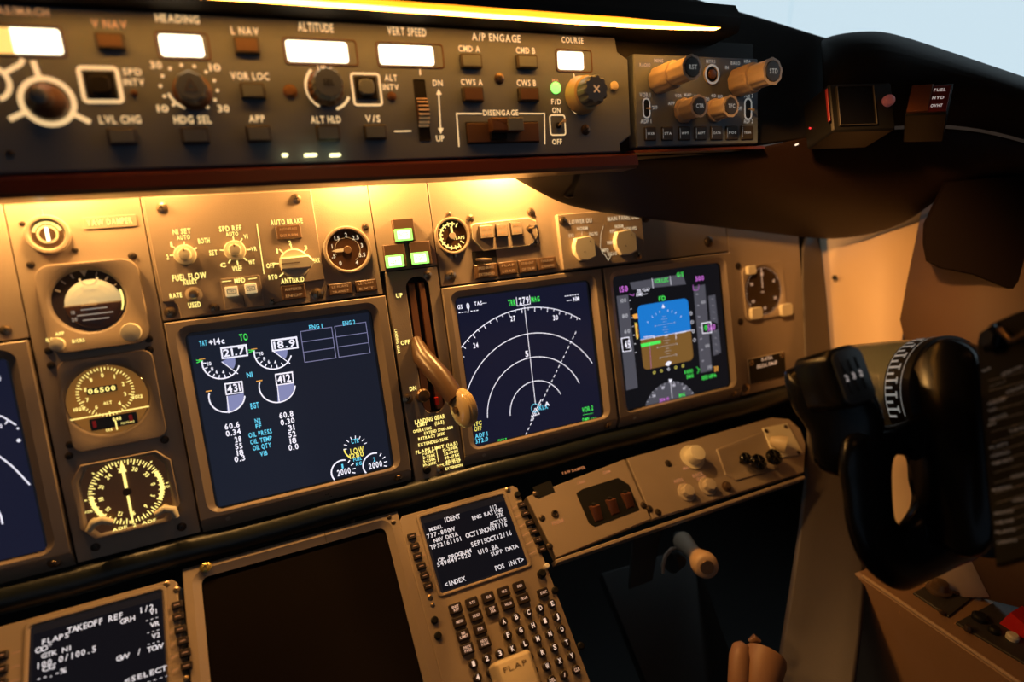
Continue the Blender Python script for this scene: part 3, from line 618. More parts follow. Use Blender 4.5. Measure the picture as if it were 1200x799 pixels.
def scr_left(s):
    s.rect(.012,.012,.985,.99,'S_bg')
    s.line([(-6,486),(3,488),(19,498)], LW*1.4, 'S_white'); s.line([(6,497),(9,493)], LW*1.2, 'S_white')
    s.arc(22, 516, 1.6, 0, 360, LW*1.4, 'S_white', 8); s.arc(21, 502, .8, 0, 360, LW, 'S_white', 8)
    s.line([(-4,532),(4,538),(14,546),(24,556),(35,568)], LW*1.5, 'S_white'); s.line([(-4,595),(1,604),(3,614)], LW*1.5, 'S_white'); s.text('0', -1, 443, 4, 6, 'S_white'); s.text('0', 1, 499, 3, 5, 'S_white')
display_unit('lit square screen with two engine dials at top left, left of the landing gear lever', 0, scr_engine)
display_unit('lit square screen with white map arcs and a dashed course line', 1.297*U, scr_nav)
display_unit('lit square screen with a blue and brown attitude picture, rightmost of the screens', 2.308*U, scr_flight)
xL = F.P(36, 412).x - U + g
display_unit('dark blue screen cut off by the left picture edge', xL, scr_left)
# ------------------------------------------------------------------ instruments of the left column
def lens(T, cx, cy, r, z, parent=None, ry=None):
    b = MB(); b.plate(circ(cx, cy, r, 40, ry), z, z+.0006, .0003, 'glass'); return T.part('glass', b, parent)
# yaw damper indicator
T = Thing('yaw_damper_indicator', 'small round indicator with a white bar pointer, at top left below the red-tinted ledge', 'gauge', F, 57, 275)
c = T.o; r0 = F.r(57, 275, 27.5)
b = MB(); b.lathe(c.x, c.y, [(r0,0),(r0,.0035),(r0*.95,.0045),(r0*.82,.0045),(r0*.76,.0025),(r0*.70,.0015)], 'paint', 40, m1='knobt'); T.part('bezel', b)
b = MB(); z = .0026
b.lathe(c.x, c.y, [(r0*.66,z-.0003),(r0*.66,z)], 'bronze', 40); b.arc(c.x, c.y, r0*.60, 15, 165, r0*.14, z+.0002, 'glyphy', 20); b.arc(c.x, c.y, r0*.42, 0, 360, r0*.12, z+.0003, 'knobw', 32)
T.part('dial', b)
b = MB(); b.box(c.x-r0*.07, c.y-r0*.34, z+.0004, c.x+r0*.07, c.y+r0*.34, z+.0012, 'window'); T.part('pointer', b, label='white bar pointer'); lens(T, c.x, c.y, r0*.72, .0034)
b = MB(); p = F.P(50, 249); b.stroke([(p.x,p.y-.003),(p.x,p.y+.003)], .0012, .0003, 'glyphy'); T.part('index_mark', b)
for X, Y in ((26,262),(88,293)): T.screw(X, Y, 3.2, 0, 'screwd')
T = Thing('label_plate', 'small plate reading yaw damper beside the round indicator at top left', 'label', F, 128, 259.5)
r_ = px_rect(F, 96, 258, 161, 262); b = MB(); b.plate(rr(r_[0], r_[1]-.0022, r_[2], r_[3]+.0022, .0012), 0, .0008, .0003, 'paint'); T.part('plate', b)
b = MB(); ctext(b, F, 'YAW DAMPER', 128.5, 259.5, 55, 7, 'glyphy', .001); T.part('lettering', b)
def sqbezel(T, r_, rad, cx, cy, rx, ry, zt=.0045, m='paint2', chamfer=None):
    b = MB(); N = 40
    out = []
    o = rr(*r_, rad, 9); inn = circ(cx, cy, rx, 40, ry)
    def ang(l): return sorted(l, key=lambda q: math.atan2(q[1]-cy, q[0]-cx))
    o, inn = ang(o), ang(inn)
    b.loft([(o,0),(o,zt-.001),([(cx+(x-cx)*.985, cy+(y-cy)*.985) for x,y in o],zt),([(cx+(x-cx)*1.05, cy+(y-cy)*1.05) for x,y in inn],zt),(inn,zt-.0008),([(cx+(x-cx)*.93, cy+(y-cy)*.93) for x,y in inn],.0006)], m, cap1=True, m1='dial')
    return T.part('bezel', b)
# standby attitude indicator
T = Thing('standby_attitude_indicator', 'round standby horizon gauge with a pale upper half and two white knobs', 'gauge', F, 108, 350)
r_ = px_rect(F, 38, 314, 178, 396); r_ = (r_[0]+.001, r_[1]-.003, r_[2], r_[3]+.001); c = F.P(105, 352); rx = F.r(105, 352, 47)
sqbezel(T, r_, .012, c.x, c.y, rx, rx*.98)
b = MB(); z = .0012; ch = F.P(110, 358)
for i, a in enumerate((90, 68, 48, 28, 112, 132, 152)): 
    t = math.radians(a); w_ = .0016 if i % 2 == 0 else .001
    b.stroke([(c.x+rx*.74*math.cos(t), c.y+rx*.74*math.sin(t)), (c.x+rx*.88*math.cos(t), c.y+rx*.88*math.sin(t))], w_, z+.0002, 'white')
b.face([(c.x-.003,c.y+rx*.9,z+.0004),(c.x+.003,c.y+rx*.9,z+.0004),(c.x,c.y+rx*.72,z+.0004)], 'white')
T.part('roll_scale', b)
rb = rx*.74; up = MB(); N = 12
cc = F.P(111, 356)
def dome(b, a0, a1, m):
    rows = []
    for j in range(6):
        ph = j/5*PI/2; rows.append([(cc.x+rb*math.cos(ph)*math.cos(math.radians(a0+(a1-a0)*i/24)), cc.y+rb*math.cos(ph)*math.sin(math.radians(a0+(a1-a0)*i/24)), .0012+.0035*math.sin(ph)) for i in range(25)])
    for ra, rb_ in zip(rows, rows[1:]):
        for i in range(24): b.face([ra[i], ra[i+1], rb_[i+1], rb_[i]], m)
b = MB(); dome(b, 0, 180, 'ballsky'); dome(b, 180, 360, 'dialb'); b.stroke([(cc.x-rb,cc.y),(cc.x+rb,cc.y)], .0010, .0050, 'knobt')
b.arc(cc.x, cc.y+rb*1.05, rb*.30, 180, 360, .0016, .0051, 'ballsky', 12)
for i, w_ in enumerate((.45, .62, .45)): b.stroke([(cc.x-rb*w_, cc.y-.0042-i*.0045), (cc.x+rb*w_, cc.y-.0042-i*.0045)], .0009, .0052, 'glyphs')
for i, t_ in enumerate(('10','20')): b.text(t_, cc.x-rb*.72, cc.y-.0055-i*.006, .0052, .003, 'glyphs')
T.part('attitude_ball', b, label='ball with pale sky half above a brown half', smooth=60)
b = MB(); q0, q1 = F.P(147, 335), F.P(151, 364)
b.stroke([(c.x+rx*.86*math.cos(t), c.y+rx*.86*math.sin(t)) for t in [math.radians(16-6*i) for i in range(8)]], .0016, .0022, 'glyphy'); T.part('slip_scale', b)
b = MB(); b.box(c.x-rx*.2, cc.y-.0012, .0054, c.x+rx*.2, cc.y-.0002, .0058, 'knobt'); T.part('aircraft_symbol', b)
lens(T, c.x, c.y, rx, .0040)
for X, Y, px_ in ((156,389,12.5),(71,403,9.5)):
    p = F.P(X, Y); q = F.r(X, Y, px_); b = MB(); b.lathe(p.x, p.y, [(q*.5,.003),(q*.5,.006),(q*.95,.0065),(q,.008),(q,.011),(q*.93,.0125),(q*.3,.013)], 'knobw', 28); T.part('knob', b)
b = MB(); ctext(b, F, 'APP', 70, 391, 11, 4, 'glyphy', .0048); ctext(b, F, 'ILS', 58, 398, 8, 4, 'glyphy', .0048); ctext(b, F, 'B/CRS', 92, 399, 15, 4, 'glyphy', .0048); T.part('lettering', b)
for X, Y in ((36,310),(155,300),(57,411),(174,397),(175,410)): T.screw(X, Y, 4.2, 0, 'screwd')
# standby altimeter and airspeed indicator
T = Thing('standby_altimeter', 'round amber lit dial crossed by a bright line, middle gauge of the left column', 'gauge', F, 127, 468)
r_ = px_rect(F, 66, 424, 197, 510); c = F.P(127, 468); rx = F.r(127, 468, 52)
sqbezel(T, r_, .008, c.x, c.y, rx, rx*.96, .003)
b = MB(); z = .0014; b.lathe(c.x, c.y, [(rx*.93,.0008),(rx*.93,z)], 'dialamb', 40); cy_ = c.y+rx*.22; cx_ = c.x-rx*.02; rd = rx*.66
for i in range(50):
    t = 2*PI*i/50+PI/2; l = .2 if i % 5 == 0 else .11
    b.stroke([(cx_+rd*math.cos(t), cy_+rd*math.sin(t)), (cx_+rd*(1-l)*math.cos(t), cy_+rd*(1-l)*math.sin(t))], .0007, z+.0002, 'glyphy')
for i in range(10):
    t = PI/2-2*PI*i/10
    if i in (5,): continue
    b.text(str(i), cx_+rd*.68*math.cos(t), cy_+rd*.68*math.sin(t), z+.0002, .0034, 'glyphy')
b.plate(rr(cx_-rd*.62, cy_-.0005, cx_+rd*.42, cy_+.0052, .0006), z, z+.0003, 0, 'seam'); b.text('06500', cx_-rd*.1, cy_+.0024, z+.0005, .0042, 'glyphy', w=rd*.95)
b.stroke([(c.x-rx*.9,c.y-rx*.37),(c.x+rx*.9,c.y-rx*.36)], .0010, z+.0004, 'glyphy')
b.text('1020', c.x-rx*.66, c.y-rx*.12, z+.0003, .0030, 'glyphy', w=.0085); b.text('3012', c.x+rx*.67, c.y-rx*.05, z+.0003, .0030, 'glyphy', w=.0085); b.text('ALT', cx_, c.y-rx*.08, z+.0003, .0026, 'glyphy')
b.plate(rr(c.x-rx*.5, c.y-rx*.76, c.x+rx*.58, c.y-rx*.44, .001), z, z+.0003, 0, 'seam'); b.text('040', c.x+rx*.12, c.y-rx*.54, z+.0005, .0030, 'glyphy'); b.text('IAS', c.x-rx*.1, c.y-rx*.80, z+.0005, .0024, 'glyphy')
for i in range(8): b.stroke([(c.x+rx*(.2+.04*i),c.y-rx*.66),(c.x+rx*(.2+.04*i),c.y-rx*.72)], .0004, z+.0005, 'glyphy')
for q in (-.38,.45): b.plate(rr(c.x+rx*(q-.06), c.y-rx*.68, c.x+rx*(q+.02), c.y-rx*.5, .0003), z, z+.0005, 0, 'redcap')
T.part('dial', b); b = MB(); b.stroke([(c.x+rx*.08,c.y-rx*.84),(c.x+rx*.08,c.y-rx*.58)], .0011, z+.001, 'glyphy'); T.part('needle', b)
lens(T, c.x, c.y, rx*.95, .0028)
for X, Y in ((60,428),(187,505),(193,515),(82,521),(81,534),(100,518)): T.screw(X, Y, 4.2, 0, 'screwd')
# radio magnetic indicator
T = Thing('radio_compass', 'amber compass dial with an upright pointer, lowest gauge of the left column', 'gauge', F, 150, 580)
p0 = L2(F, [(95,545),(107,536),(185,524),(196,532),(206,590),(208,622),(112,634),(98,585)])
c = F.P(150, 577); rx = F.r(150, 577, 52)
oc = [(c.x-rx*1.0,c.y+rx*.55),(c.x-rx*.78,c.y+rx*.9),(c.x+rx*.72,c.y+rx*.9),(c.x+rx*.98,c.y+rx*.6),(c.x+rx*1.0,c.y-rx*.55),(c.x+rx*.72,c.y-rx*.93),(c.x-rx*.78,c.y-rx*.93),(c.x-rx*1.02,c.y-rx*.6)]
oc = oc[::-1]; g2 = [(c.x+(x-c.x)*1.13, c.y+(y-c.y)*1.08) for x, y in oc]
b = MB(); b.loft([(g2,0),(g2,.003),([(c.x+(x-c.x)*.985,c.y+(y-c.y)*.985) for x,y in g2],.0038),([(c.x+(x-c.x)*1.03,c.y+(y-c.y)*1.03) for x,y in oc],.0038),(oc,.003),([(c.x+(x-c.x)*.96,c.y+(y-c.y)*.96) for x,y in oc],.0012)], 'paint2', m1='dialamb2'); T.part('bezel', b)
b = MB(); z = .0016; rd = rx*.86; cy_ = c.y+rx*.04
for i in range(72):
    t = 2*PI*i/72; l = .17 if i % 2 == 0 else .10
    b.stroke([(c.x+rd*math.cos(t), cy_+rd*math.sin(t)), (c.x+rd*(1-l)*math.cos(t), cy_+rd*(1-l)*math.sin(t))], .0009, z, 'glyphy')
for i, t_ in enumerate(('27','30','33','0','3','6','9','12','15','18','21','24')):
    a = PI/2-2*PI*i/12+.08; b.text(t_, c.x+rd*.70*math.cos(a), cy_+rd*.70*math.sin(a), z, .0036, 'glyphy', rot=a-PI/2)
b.arc(c.x, cy_, rd*.92, -30, 28, .0030, z+.0002, 'glyphy', 12); b.arc(c.x, cy_, rd*.92, 175, 222, .0030, z+.0002, 'glyphy', 12)
for a in (0, 45, 135, 180, 225, 315): t = math.radians(a); b.stroke([(c.x+rd*1.04*math.cos(t),cy_+rd*1.04*math.sin(t)),(c.x+rd*1.1*math.cos(t),cy_+rd*1.1*math.sin(t))], .001, z, 'glyphy')
b.text('VOR', c.x+rd*1.06, cy_-rx*.1, z, .0022, 'glyphy'); b.text('VOR', c.x-rd*1.06, cy_-rx*.3, z, .0022, 'glyphy'); b.text('ADF  2  ADF', c.x+.001, c.y-rx*.86, z+.0024, .0028, 'glyphy', w=rx*1.0)
T.part('dial', b)
b = MB(); b.stroke([(c.x,cy_+rd*.12),(c.x,cy_+rd*.7)], .0024, z+.001, 'glyphy'); b.face([(c.x-.0028,cy_+rd*.62,z+.0011),(c.x+.0028,cy_+rd*.62,z+.0011),(c.x,cy_+rd*1.0,z+.0011)], 'glyphy')
b.stroke([(c.x,cy_-rd*.12),(c.x,cy_-rd*.8)], .0020, z+.001, 'glyphy'); b.stroke([(c.x,cy_-rd*.75),(c.x-.0008,cy_-rd*1.0)], .0008, z+.001, 'glyphy'); b.plate(circ(c.x,cy_,rd*.12,16), z, z+.0016, 0, 'dial'); T.part('needle', b)
b = MB(); b.plate(off(oc, .0), .0026, .0031, .0002, 'glass'); T.part('glass', b)
for pts in ([(104,622),(109,613),(120,609),(133,612)], [(182,603),(193,596),(203,597),(207,606)]):
    q = [F.P(X, Y, .008) for X, Y in pts]; b = MB(); b.tube([tuple(a) for a in q], [.0028,.0036,.0036,.0026], 'knobw', 12); b.lathe(q[1].x, q[1].y, [(.003,.002),(.003,.008)], 'knobt', 14); T.part('knob', b, label='pale curved lever knob', smooth=60)
for X, Y in ((112,641),(213,617)): T.screw(X, Y, 4.6, 0, 'screwd')

# ------------------------------------------------------------------ N1 / speed reference / autobrake panel
T = Thing('speed_reference_panel', 'flat raised panel with two white dials and a lever-shaped knob under the words auto brake', 'control panel', F, 270, 300)
pp = poly([(167,232),(364,223),(380,327.5),(329,334),(332,353),(262,364),(213,373),(209,359),(204,353),(191,354)])
b = MB(); b.plate(pp, 0, .0022, .0006, 'paint2'); T.part('faceplate', b)
r_ = px_rect(F, 258, 327, 310, 358); b = MB(); b.plate(rr(*r_, .0008), .0020, .0030, .0004, 'paint2'); b.stroke([((r_[0]+r_[2])/2, r_[1]+.0004),((r_[0]+r_[2])/2, r_[1]+(r_[3]-r_[1])*.4)], .0004, .0031, 'seam'); T.part('sub_plate', b)
mk = MB(); z = .0025
tm = lambda t, X, Y, w, hh, m='glyphy', zz=.0025: ctext(mk, F, t, X, Y, w, hh, m, zz)
for a in (('N1 SET',213,271,22,6),('AUTO',215,278,16,5),('1',201,286,3,6),('2',196.5,301,3,6),('BOTH',239,282,14,6),('SPD REF',270,267.5,27,6),('AUTO',272,274,15,4.5),('V1',288,277,5,5),('VR',297.5,291.5,7,5),('WT',295,307,8,5),('VREF',278,314.5,12,6),('SET',250,296,10,6),('C',261.5,310.5,7,5),
    ('FUEL FLOW',222,324,41,7),('RESET',223,330.5,17,5),('RATE',206,346,15,5.5),('USED',228,357,15,6),('AUTO BRAKE',336,259.5,39,6),('1',325,294,2.5,5),('2',340,284.5,3.5,5),('3',358.5,290,3.5,5),('OFF',317,311,10,5.5),('MAX',370.5,305,9,5.5),('RTO',320,324.5,11,5.5),('ANTISKID',343,328,28,6)): tm(*a)
tm('MFD', 281, 328.5, 13, 5.5, zz=.0033)
for a, c_ in (((260,330),(271,328.8)), ((291,327),(301,325.6))): mk.stroke(L2(F, [a, c_], .0033), .0007, .0033, 'glyphy')
mk.stroke(L2(F, [(301,262),(309.5,321)], z), .0008, z, 'glyphy')
def ticks_(X, Y, px_, angs, l=.35):
    p = F.P(X, Y); r_ = F.r(X, Y, px_)
    for a in angs: t = math.radians(a); mk.stroke([(p.x+r_*math.cos(t), p.y+r_*math.sin(t)), (p.x+r_*(1+l)*math.cos(t), p.y+r_*(1+l)*math.sin(t))], .0011, z, 'glyphy')
ticks_(217, 299, 13, (28, 84, 135, 176)); ticks_(276, 294, 13, (55, 90, 172, 0, 310, 270, 235), .4); ticks_(345, 309, 18, (174, 128, 92, 45, 8, 215), .35)
T.part('markings', mk, label='yellow lettering and tick marks')
for X, Y, px_ in ((217.5,299,13.5),(275.5,294,13)):
    p = F.P(X, Y); q = F.r(X, Y, px_); b = MB(); b.lathe(p.x, p.y, [(q,.0022),(q,.0045),(q*.92,.0055),(q*.6,.0058),(q*.55,.011),(q*.5,.0122),(q*.2,.0125)], 'knobw', 32); k = T.part('dial_knob', b, label='white knob')
    b = MB(); b.box(p.x-.0006, p.y+q*.3, .0124, p.x+.0006, p.y+q*.52, .0128, 'knobb'); T.part('pointer_line', b, k)
p = F.P(227.5, 345); q = F.r(227.5, 345, 10); b = MB(); b.lathe(p.x, p.y, [(q,.0022),(q,.0032),(q*.8,.0036),(q*.62,.0038)], 'knobt', 28); b.lathe(p.x, p.y, [(q*.62,.003),(q*.62,.007),(q*.5,.0085),(q*.2,.009)], 'screwm', 28); T.part('reset_knob', b, label='shiny round fuel flow knob')
p = F.P(345, 309); q = F.r(345, 309, 18); b = MB(); b.lathe(p.x, p.y, [(q,.0022),(q*1.0,.0065),(q*.9,.0078)], 'knobw', 32)
bar = [(p.x-q*.95,p.y-q*.42),(p.x+q*.95,p.y-q*.46),(p.x+q*1.3,p.y),(p.x+q*.95,p.y+q*.46),(p.x-q*.95,p.y+q*.42)]
b.plate(bar, .007, .0125, .0015, 'knobw'); k = T.part('autobrake_knob', b, label='white lever-shaped autobrake knob'); b = MB(); b.stroke([(p.x-q*.9,p.y),(p.x+q*.3,p.y)], .0008, .0127, 'knobb'); T.part('pointer_line', b, k)
for X0, Y0, X1_, Y1_ in ((263,336.5,280,346.5),(286,333,302,343)):
    r_ = px_rect(F, X0, Y0, X1_, Y1_, .003); b = MB(); b.plate(rr(*r_, .001), .003, .0058, .0008, 'glowkey'); k = T.part('push_button', b)
    b = MB(); cx_, cy_ = (r_[0]+r_[2])/2, (r_[1]+r_[3])/2; w_ = (r_[2]-r_[0])/2; b.stroke(rr(cx_-w_*.66, cy_-w_*.32, cx_+w_*.66, cy_+w_*.32, .0003, 2), .0005, .006, 'seam', True); b.text('SYS' if X0 < 280 else 'ENG', cx_, cy_, .006, .0016, 'seam'); T.part('legend', b, k)
def annun(T, X0, Y0, X1_, Y1_, h0=0, lit=None, text=None, zt=.004, name='annunciator_light', m='amberlens', tm_=None, mh=None):
    r_ = px_rect(F, X0, Y0, X1_, Y1_, h0); b = MB(); b.plate(rr(*r_, .0006), h0, h0+zt, .0005, mh or ('buttonb' if m == 'amberlens' else m)); k = T.part(name, b)
    q = .0007; b = MB(); b.plate(rr(r_[0]+q, r_[1]+q, r_[2]-q, r_[3]-q, .0004), h0+zt, h0+zt+.0004, .0002, m)
    if text:
        n_ = len(text); hh = (r_[3]-r_[1]-2*q)/n_
        for i, t_ in enumerate(text): b.text(t_, (r_[0]+r_[2])/2, r_[3]-q-hh*(i+.5), h0+zt+.0006, hh*.42, tm_ or 'amberdim', w=(r_[2]-r_[0])*.7)
    T.part('lens', b, k); return k
annun(T, 322, 265, 354, 279, .0022, text=('AUTO BRAKE','DISARM'), zt=.0012)
annun(T, 328.5, 335.5, 359, 349, 0, text=('ANTISKID','INOP'), zt=.0045)
for X, Y, p_, h_ in ((190,243.5,5.8,.0022),(347,233,5,.0022),(251,360.5,5,.0022),(319,352,5,0),(200,366,6.4,0),(372,344.5,6.2,0)): T.screw(X, Y, p_, h_)
T = Thing('annunciator_strip', 'pair of brown legend lights under the round brake pressure gauge', 'indicator light', F, 413, 336)
annun(T, 383.5, 333.5, 413, 343.5, 0, text=('LE FLAPS','TRANSIT'), zt=.0035); annun(T, 415, 329.5, 442, 340, 0, text=('LE FLAPS','EXT'), zt=.0035)
# brake pressure gauge
def round_gauge(name, label, X, Y, px_, draw, screws=(), zf=.0045):
    T = Thing(name, label, 'gauge', F, X, Y); c = T.o; r = F.r(X, Y, px_)
    b = MB(); b.lathe(c.x, c.y, [(r,0),(r,zf-.0008),(r*.97,zf),(r*.90,zf),(r*.86,zf-.001),(r*.85,.0012)], 'bezelpaint', 40, m1='dialb'); T.part('bezel', b)
    b = MB(); draw(b, c, r*.85, .0015); T.part('dial', b); lens(T, c.x, c.y, r*.86, zf-.0012)
    for s_ in screws: T.screw(*s_)
    return T, c, r*.85
def d1(b, c, r, z):
    b.arc(c.x, c.y, r*.62, -60, 200, .0005, z, 'white', 30)
    for i, t_ in enumerate(('0','3','0','4','1','8','0','2','8')):
        a = math.radians(-130+i*-0+ i*36); 
    for t_, a in (('0','-'),): pass
    for i, t_ in enumerate(('0','.5','1','1.5','2','2.5','3','3.5','4')):
        a = math.radians(235-i*37); b.text(t_, c.x+r*.76*math.cos(a), c.y+r*.76*math.sin(a), z, r*.20, 'glyphc2')
T, c, r = round_gauge('brake_pressure_gauge', 'round gauge with a white needle right of the auto brake knob', 407, 293, 28, d1, ((428,266,3.6),))
b = MB(); b.face([(c.x+.001,c.y-.0012,.0022),(c.x+.001,c.y+.0022,.0022),(c.x-r*.55,c.y+.0016,.0022),(c.x-r*.78,c.y+.0002,.0022),(c.x-r*.55,c.y-.0012,.0022)], 'white'); b.plate(circ(c.x,c.y,r*.2,20), .0018, .003, .0004, 'amberlens'); T.part('needle', b)
def d2(b, c, r, z):
    b.arc(c.x, c.y, r*.78, 70, 300, r*.1, z, 'glyphy', 24)
    for i in range(13): t = math.radians(60+i*22); b.stroke([(c.x+r*.9*math.cos(t),c.y+r*.9*math.sin(t)),(c.x+r*.62*math.cos(t),c.y+r*.62*math.sin(t))], r*.08, z+.0001, 'glyphy')
    b.text('FLAPS', c.x+r*.45, c.y-r*.15, z, r*.2, 'glyphy')
T, c, r = round_gauge('flap_position_indicator', 'small round yellow marked gauge right of the green lights', 529.5, 276.5, 20.5, d2, ((526,251,2.4),(531,300,3.2)))
b = MB(); b.stroke([(c.x,c.y),(c.x,c.y+r*.6)], r*.14, .0022, 'glyphy'); b.plate(circ(c.x,c.y,r*.22,16), .0016, .003, .0003, 'knobt'); T.part('needle', b)

# ------------------------------------------------------------------ landing gear lights, slot and lever
for X0, Y0, X1_, Y1_, lx0, ly0, lx1, ly1, t_, lab in ((458,258,486,282.5,461.5,269,484,281,('NOSE','GEAR'),'lit green landing gear light, topmost of the three'),
      (447.5,288,476,313,451,300,474,312,('LEFT','GEAR'),'lit green landing gear light, lower left of the three'),
      (477.5,284.5,505,309.5,481,296.5,503,308,('RIGHT','GEAR'),'lit green landing gear light, lower right of the three')):
    T = Thing('landing_gear_light', lab, 'indicator light', F, (X0+X1_)/2, (Y0+Y1_)/2, group=None)
    r_ = px_rect(F, X0, Y0, X1_, Y1_); b = MB(); b.plate(rr(*r_, .0008), 0, .006, .0007, 'buttonb'); T.part('housing', b)
    r_ = px_rect(F, lx0, ly0, lx1, ly1, .006); b = MB(); b.plate(rr(*r_, .0008), .006, .0068, .0003, 'green'); k = T.part('lens', b, label='lit green lens')
    b = MB(); q = .0019; b.plate(rr(r_[0]+q*1.5, r_[1]+q, r_[2]-q*1.5, r_[3]-q, .0004), .0068, .007, 0, 'greenw'); b.text(t_[0], (r_[0]+r_[2])/2, (r_[1]+r_[3])/2, .0073, (r_[3]-r_[1])*.4, 'green', w=(r_[2]-r_[0])*.5); T.part('legend', b, k)
T = Thing('landing_gear_quadrant', 'narrow panel with a long slot for the gear lever and a yellow speed placard', 'control panel', F, 497, 440)
p0 = F.P(456, 320); x0 = vx(453.5,340)+.0004; x1 = 1.297*U-g; y1 = F.P(455,318).y-g; y0 = F.P(545,553).y
sx = F.P(489, 335).x; sw = F.P(502,335).x-F.P(475,335).x; s0 = F.P(487,324).y; s1 = F.P(506, 484).y
slot = rr(sx-sw/2, s1, sx+sw/2, s0, sw*.48, 6); outer = rr(x0, y0, x1, y1, .001, 6)
b = MB(); b.loft([(outer,-.0059),(outer,-.0002),(off(outer,.0004),.0003),(off(slot,-.0006),.0003),(slot,-.0002),(slot,-.0058)], 'paint', cap1=True, m1='seam', ms=['paint']*4+['buttonb']); T.part('faceplate', b)
b = MB()
for q, m in ((-.30,'boot'),(.30,'boot')): b.loft([[(sx+sw*q-sw*.19,s1+.002,-.0057),(sx+sw*q+sw*.19,s1+.002,-.0057),(sx+sw*q*.75+sw*.15,s0-.006,-.0057),(sx+sw*q*.75-sw*.15,s0-.006,-.0057)],[(sx+sw*q-sw*.17,s1+.003,-.001),(sx+sw*q+sw*.12,s1+.003,-.0006),(sx+sw*q*.7+sw*.10,s0-.008,-.0006),(sx+sw*q*.75-sw*.13,s0-.008,-.001)]], m)
T.part('slot_guide', b, label='brown boot flaps inside the slot')
mk = MB()
for a in (('UP',468,346,8,5),('OFF',475,401,11,5),('DN',484,455,8,5)): ctext(mk, F, a[0], *a[1:], 'glyphy', .0005)
pA = F.P(465.5, 400); mk.text('LANDING GEAR', pA.x, pA.y, .0005, .0026, 'glyphy', w=.026, rot=-PI/2)
PL = [('LANDING GEAR',504,490,36,5),('LIMIT',495,496,12,4),('(IAS)',515,494,11,4),('OPERATING',495,502.5,22,3.4),('EXTEND 270K-.82M',514,503,34,3.2),('RETRACT 235K',506,510,32,3.4),('EXTENDED 320K',508,516.5,36,3.4),
      ('FLAPS LIMIT (IAS)',512,523.5,50,3.8),('1-250K',502,529,15,3.2),('2-250K',503,533.5,15,3.2),('5-250K',503.5,538,15,3.2),('10-210K',504,542.5,16,3.2),('15-200K',528,524.5,18,3.2),('25-190K',529,529,18,3.2),('30-175K',530,533.5,18,3.2),('40-162K',531,538,18,3.2),('230K ALT FLAP',526,542,28,3),('EXTENSION',532,546,20,3)]
for a in PL: ctext(mk, F, a[0], a[1], a[2]+1, a[3], a[4], 'glyphy', .0005)
mk.stroke(L2(F, [(511,524),(514,541)], .0005), .0006, .0005, 'glyphy')
T.part('markings', mk, label='yellow lettering with the gear and flap speed limits')
for X, Y, p_ in ((501,322,4),(478,467,5),(516.5,550,4)): T.screw(X, Y, p_, .0003)
b = MB(); c = F.P(500, 550); b.lathe(c.x, c.y, [(.0045,0),(.0045,.002),(.003,.004),(.001,.004)], 'black', 16); T.part('quarter_turn_fastener', b)
T = Thing('landing_gear_lever', 'thick brown gear lever with a clear ribbed wheel-shaped knob, lying in its slot', 'lever', F, 488, 400, -.003)
a = F.P(487, 398, -.003); a2 = F.P(495, 418, .012); e1 = F.P(517, 443, .035); e = F.P(535, 468, .052)
b = MB(); b.tube([tuple(a), tuple(a2), tuple(e1), tuple(e)], [.006,.0105,.0112,.0100], 'leverm', 18); T.part('lever_arm', b, smooth=60)
b = MB(); b.text('DN LOCK REL', e1.x-.002, e1.y+.005, .0395, .002, 'glyphdim', rot=-.9); 
d = (e-e1).normalized(); kx = e + d*.004
b = MB(); nseg = 28; ax = Vector((1, .05, -.22)).normalized()
rk = F.r(542, 478, 22, .05); u1 = ax.orthogonal().normalized(); u2 = ax.cross(u1)
ctr = F.P(543, 478, .056); loops = []
for r_k, o_ in ((.25,-.0082),(.62,-.0078),(.82,-.0066),(.93,-.0045),(.90,-.0035),(1.0,-.002),(.95,-.0008),(1.0,.0004),(.95,.0016),(1.0,.0028),(.9,.0042),(.93,.005),(.82,.0068),(.62,.008),(.25,.0084)):
    loops.append([tuple(ctr + ax*o_*.95 + (u1*math.cos(2*PI*i/nseg) + u2*math.sin(2*PI*i/nseg))*rk*r_k) for i in range(nseg)])
b.loft(loops, 'lucite', cap0=True); k = T.part('wheel_knob', b, label='clear ribbed wheel-shaped knob', smooth=50)
b = MB(); b.tube([tuple(ctr-ax*.0108), tuple(ctr+ax*.0108)], .0034, 'bronze', 14); T.part('hub', b, k)
b = MB(); q = F.P(512, 470, .004); b.box(q.x-.002, q.y-.004, .0005, q.x+.002, q.y+.004, .006, 'redcap'); T.part('lock_release', b, label='small red trigger')
b = MB(); q = F.P(495, 463, 0); b.lathe(q.x, q.y, [(.0075,.0004),(.0075,.004),(.006,.006),(.002,.0065)], 'bronze', 20); T.part('override_disc', b)

# ------------------------------------------------------------------ autopilot warning buttons, annunciators, display selectors
T = Thing('warning_button_panel', 'cream outlined panel of three square push buttons below the hot yellow glow', 'control panel', F, 590, 278)
pp = poly([(551,264),(556,262),(618,255),(627,259),(629,276),(624,285),(618,288),(566,294),(552,280)])
b = MB(); b.plate(pp, 0, .0030, .0005, 'knobw'); b.plate(off(pp, .0011), .0030, .00305, 0, 'paint2'); T.part('faceplate', b)
for X0, Y0, X1_, Y1_ in ((560,265,578.5,279),(579.5,263,595,277),(596.5,260.5,612,275)):
    annun(T, X0, Y0, X1_, Y1_, .0030, zt=.0030, m='paint', mh='screwd', name='push_button', text=('A/P','P/RST') if X0<570 else (('A/T','P/RST') if X0<590 else ('FMC','P/RST')), tm_='amberdim')
p = F.P(619, 268); b = MB(); b.lathe(p.x, p.y, [(.0042,.0019),(.0042,.003),(.003,.0038),(.0016,.0038)], 'screwm', 18); q = T.part('toggle_switch', b)
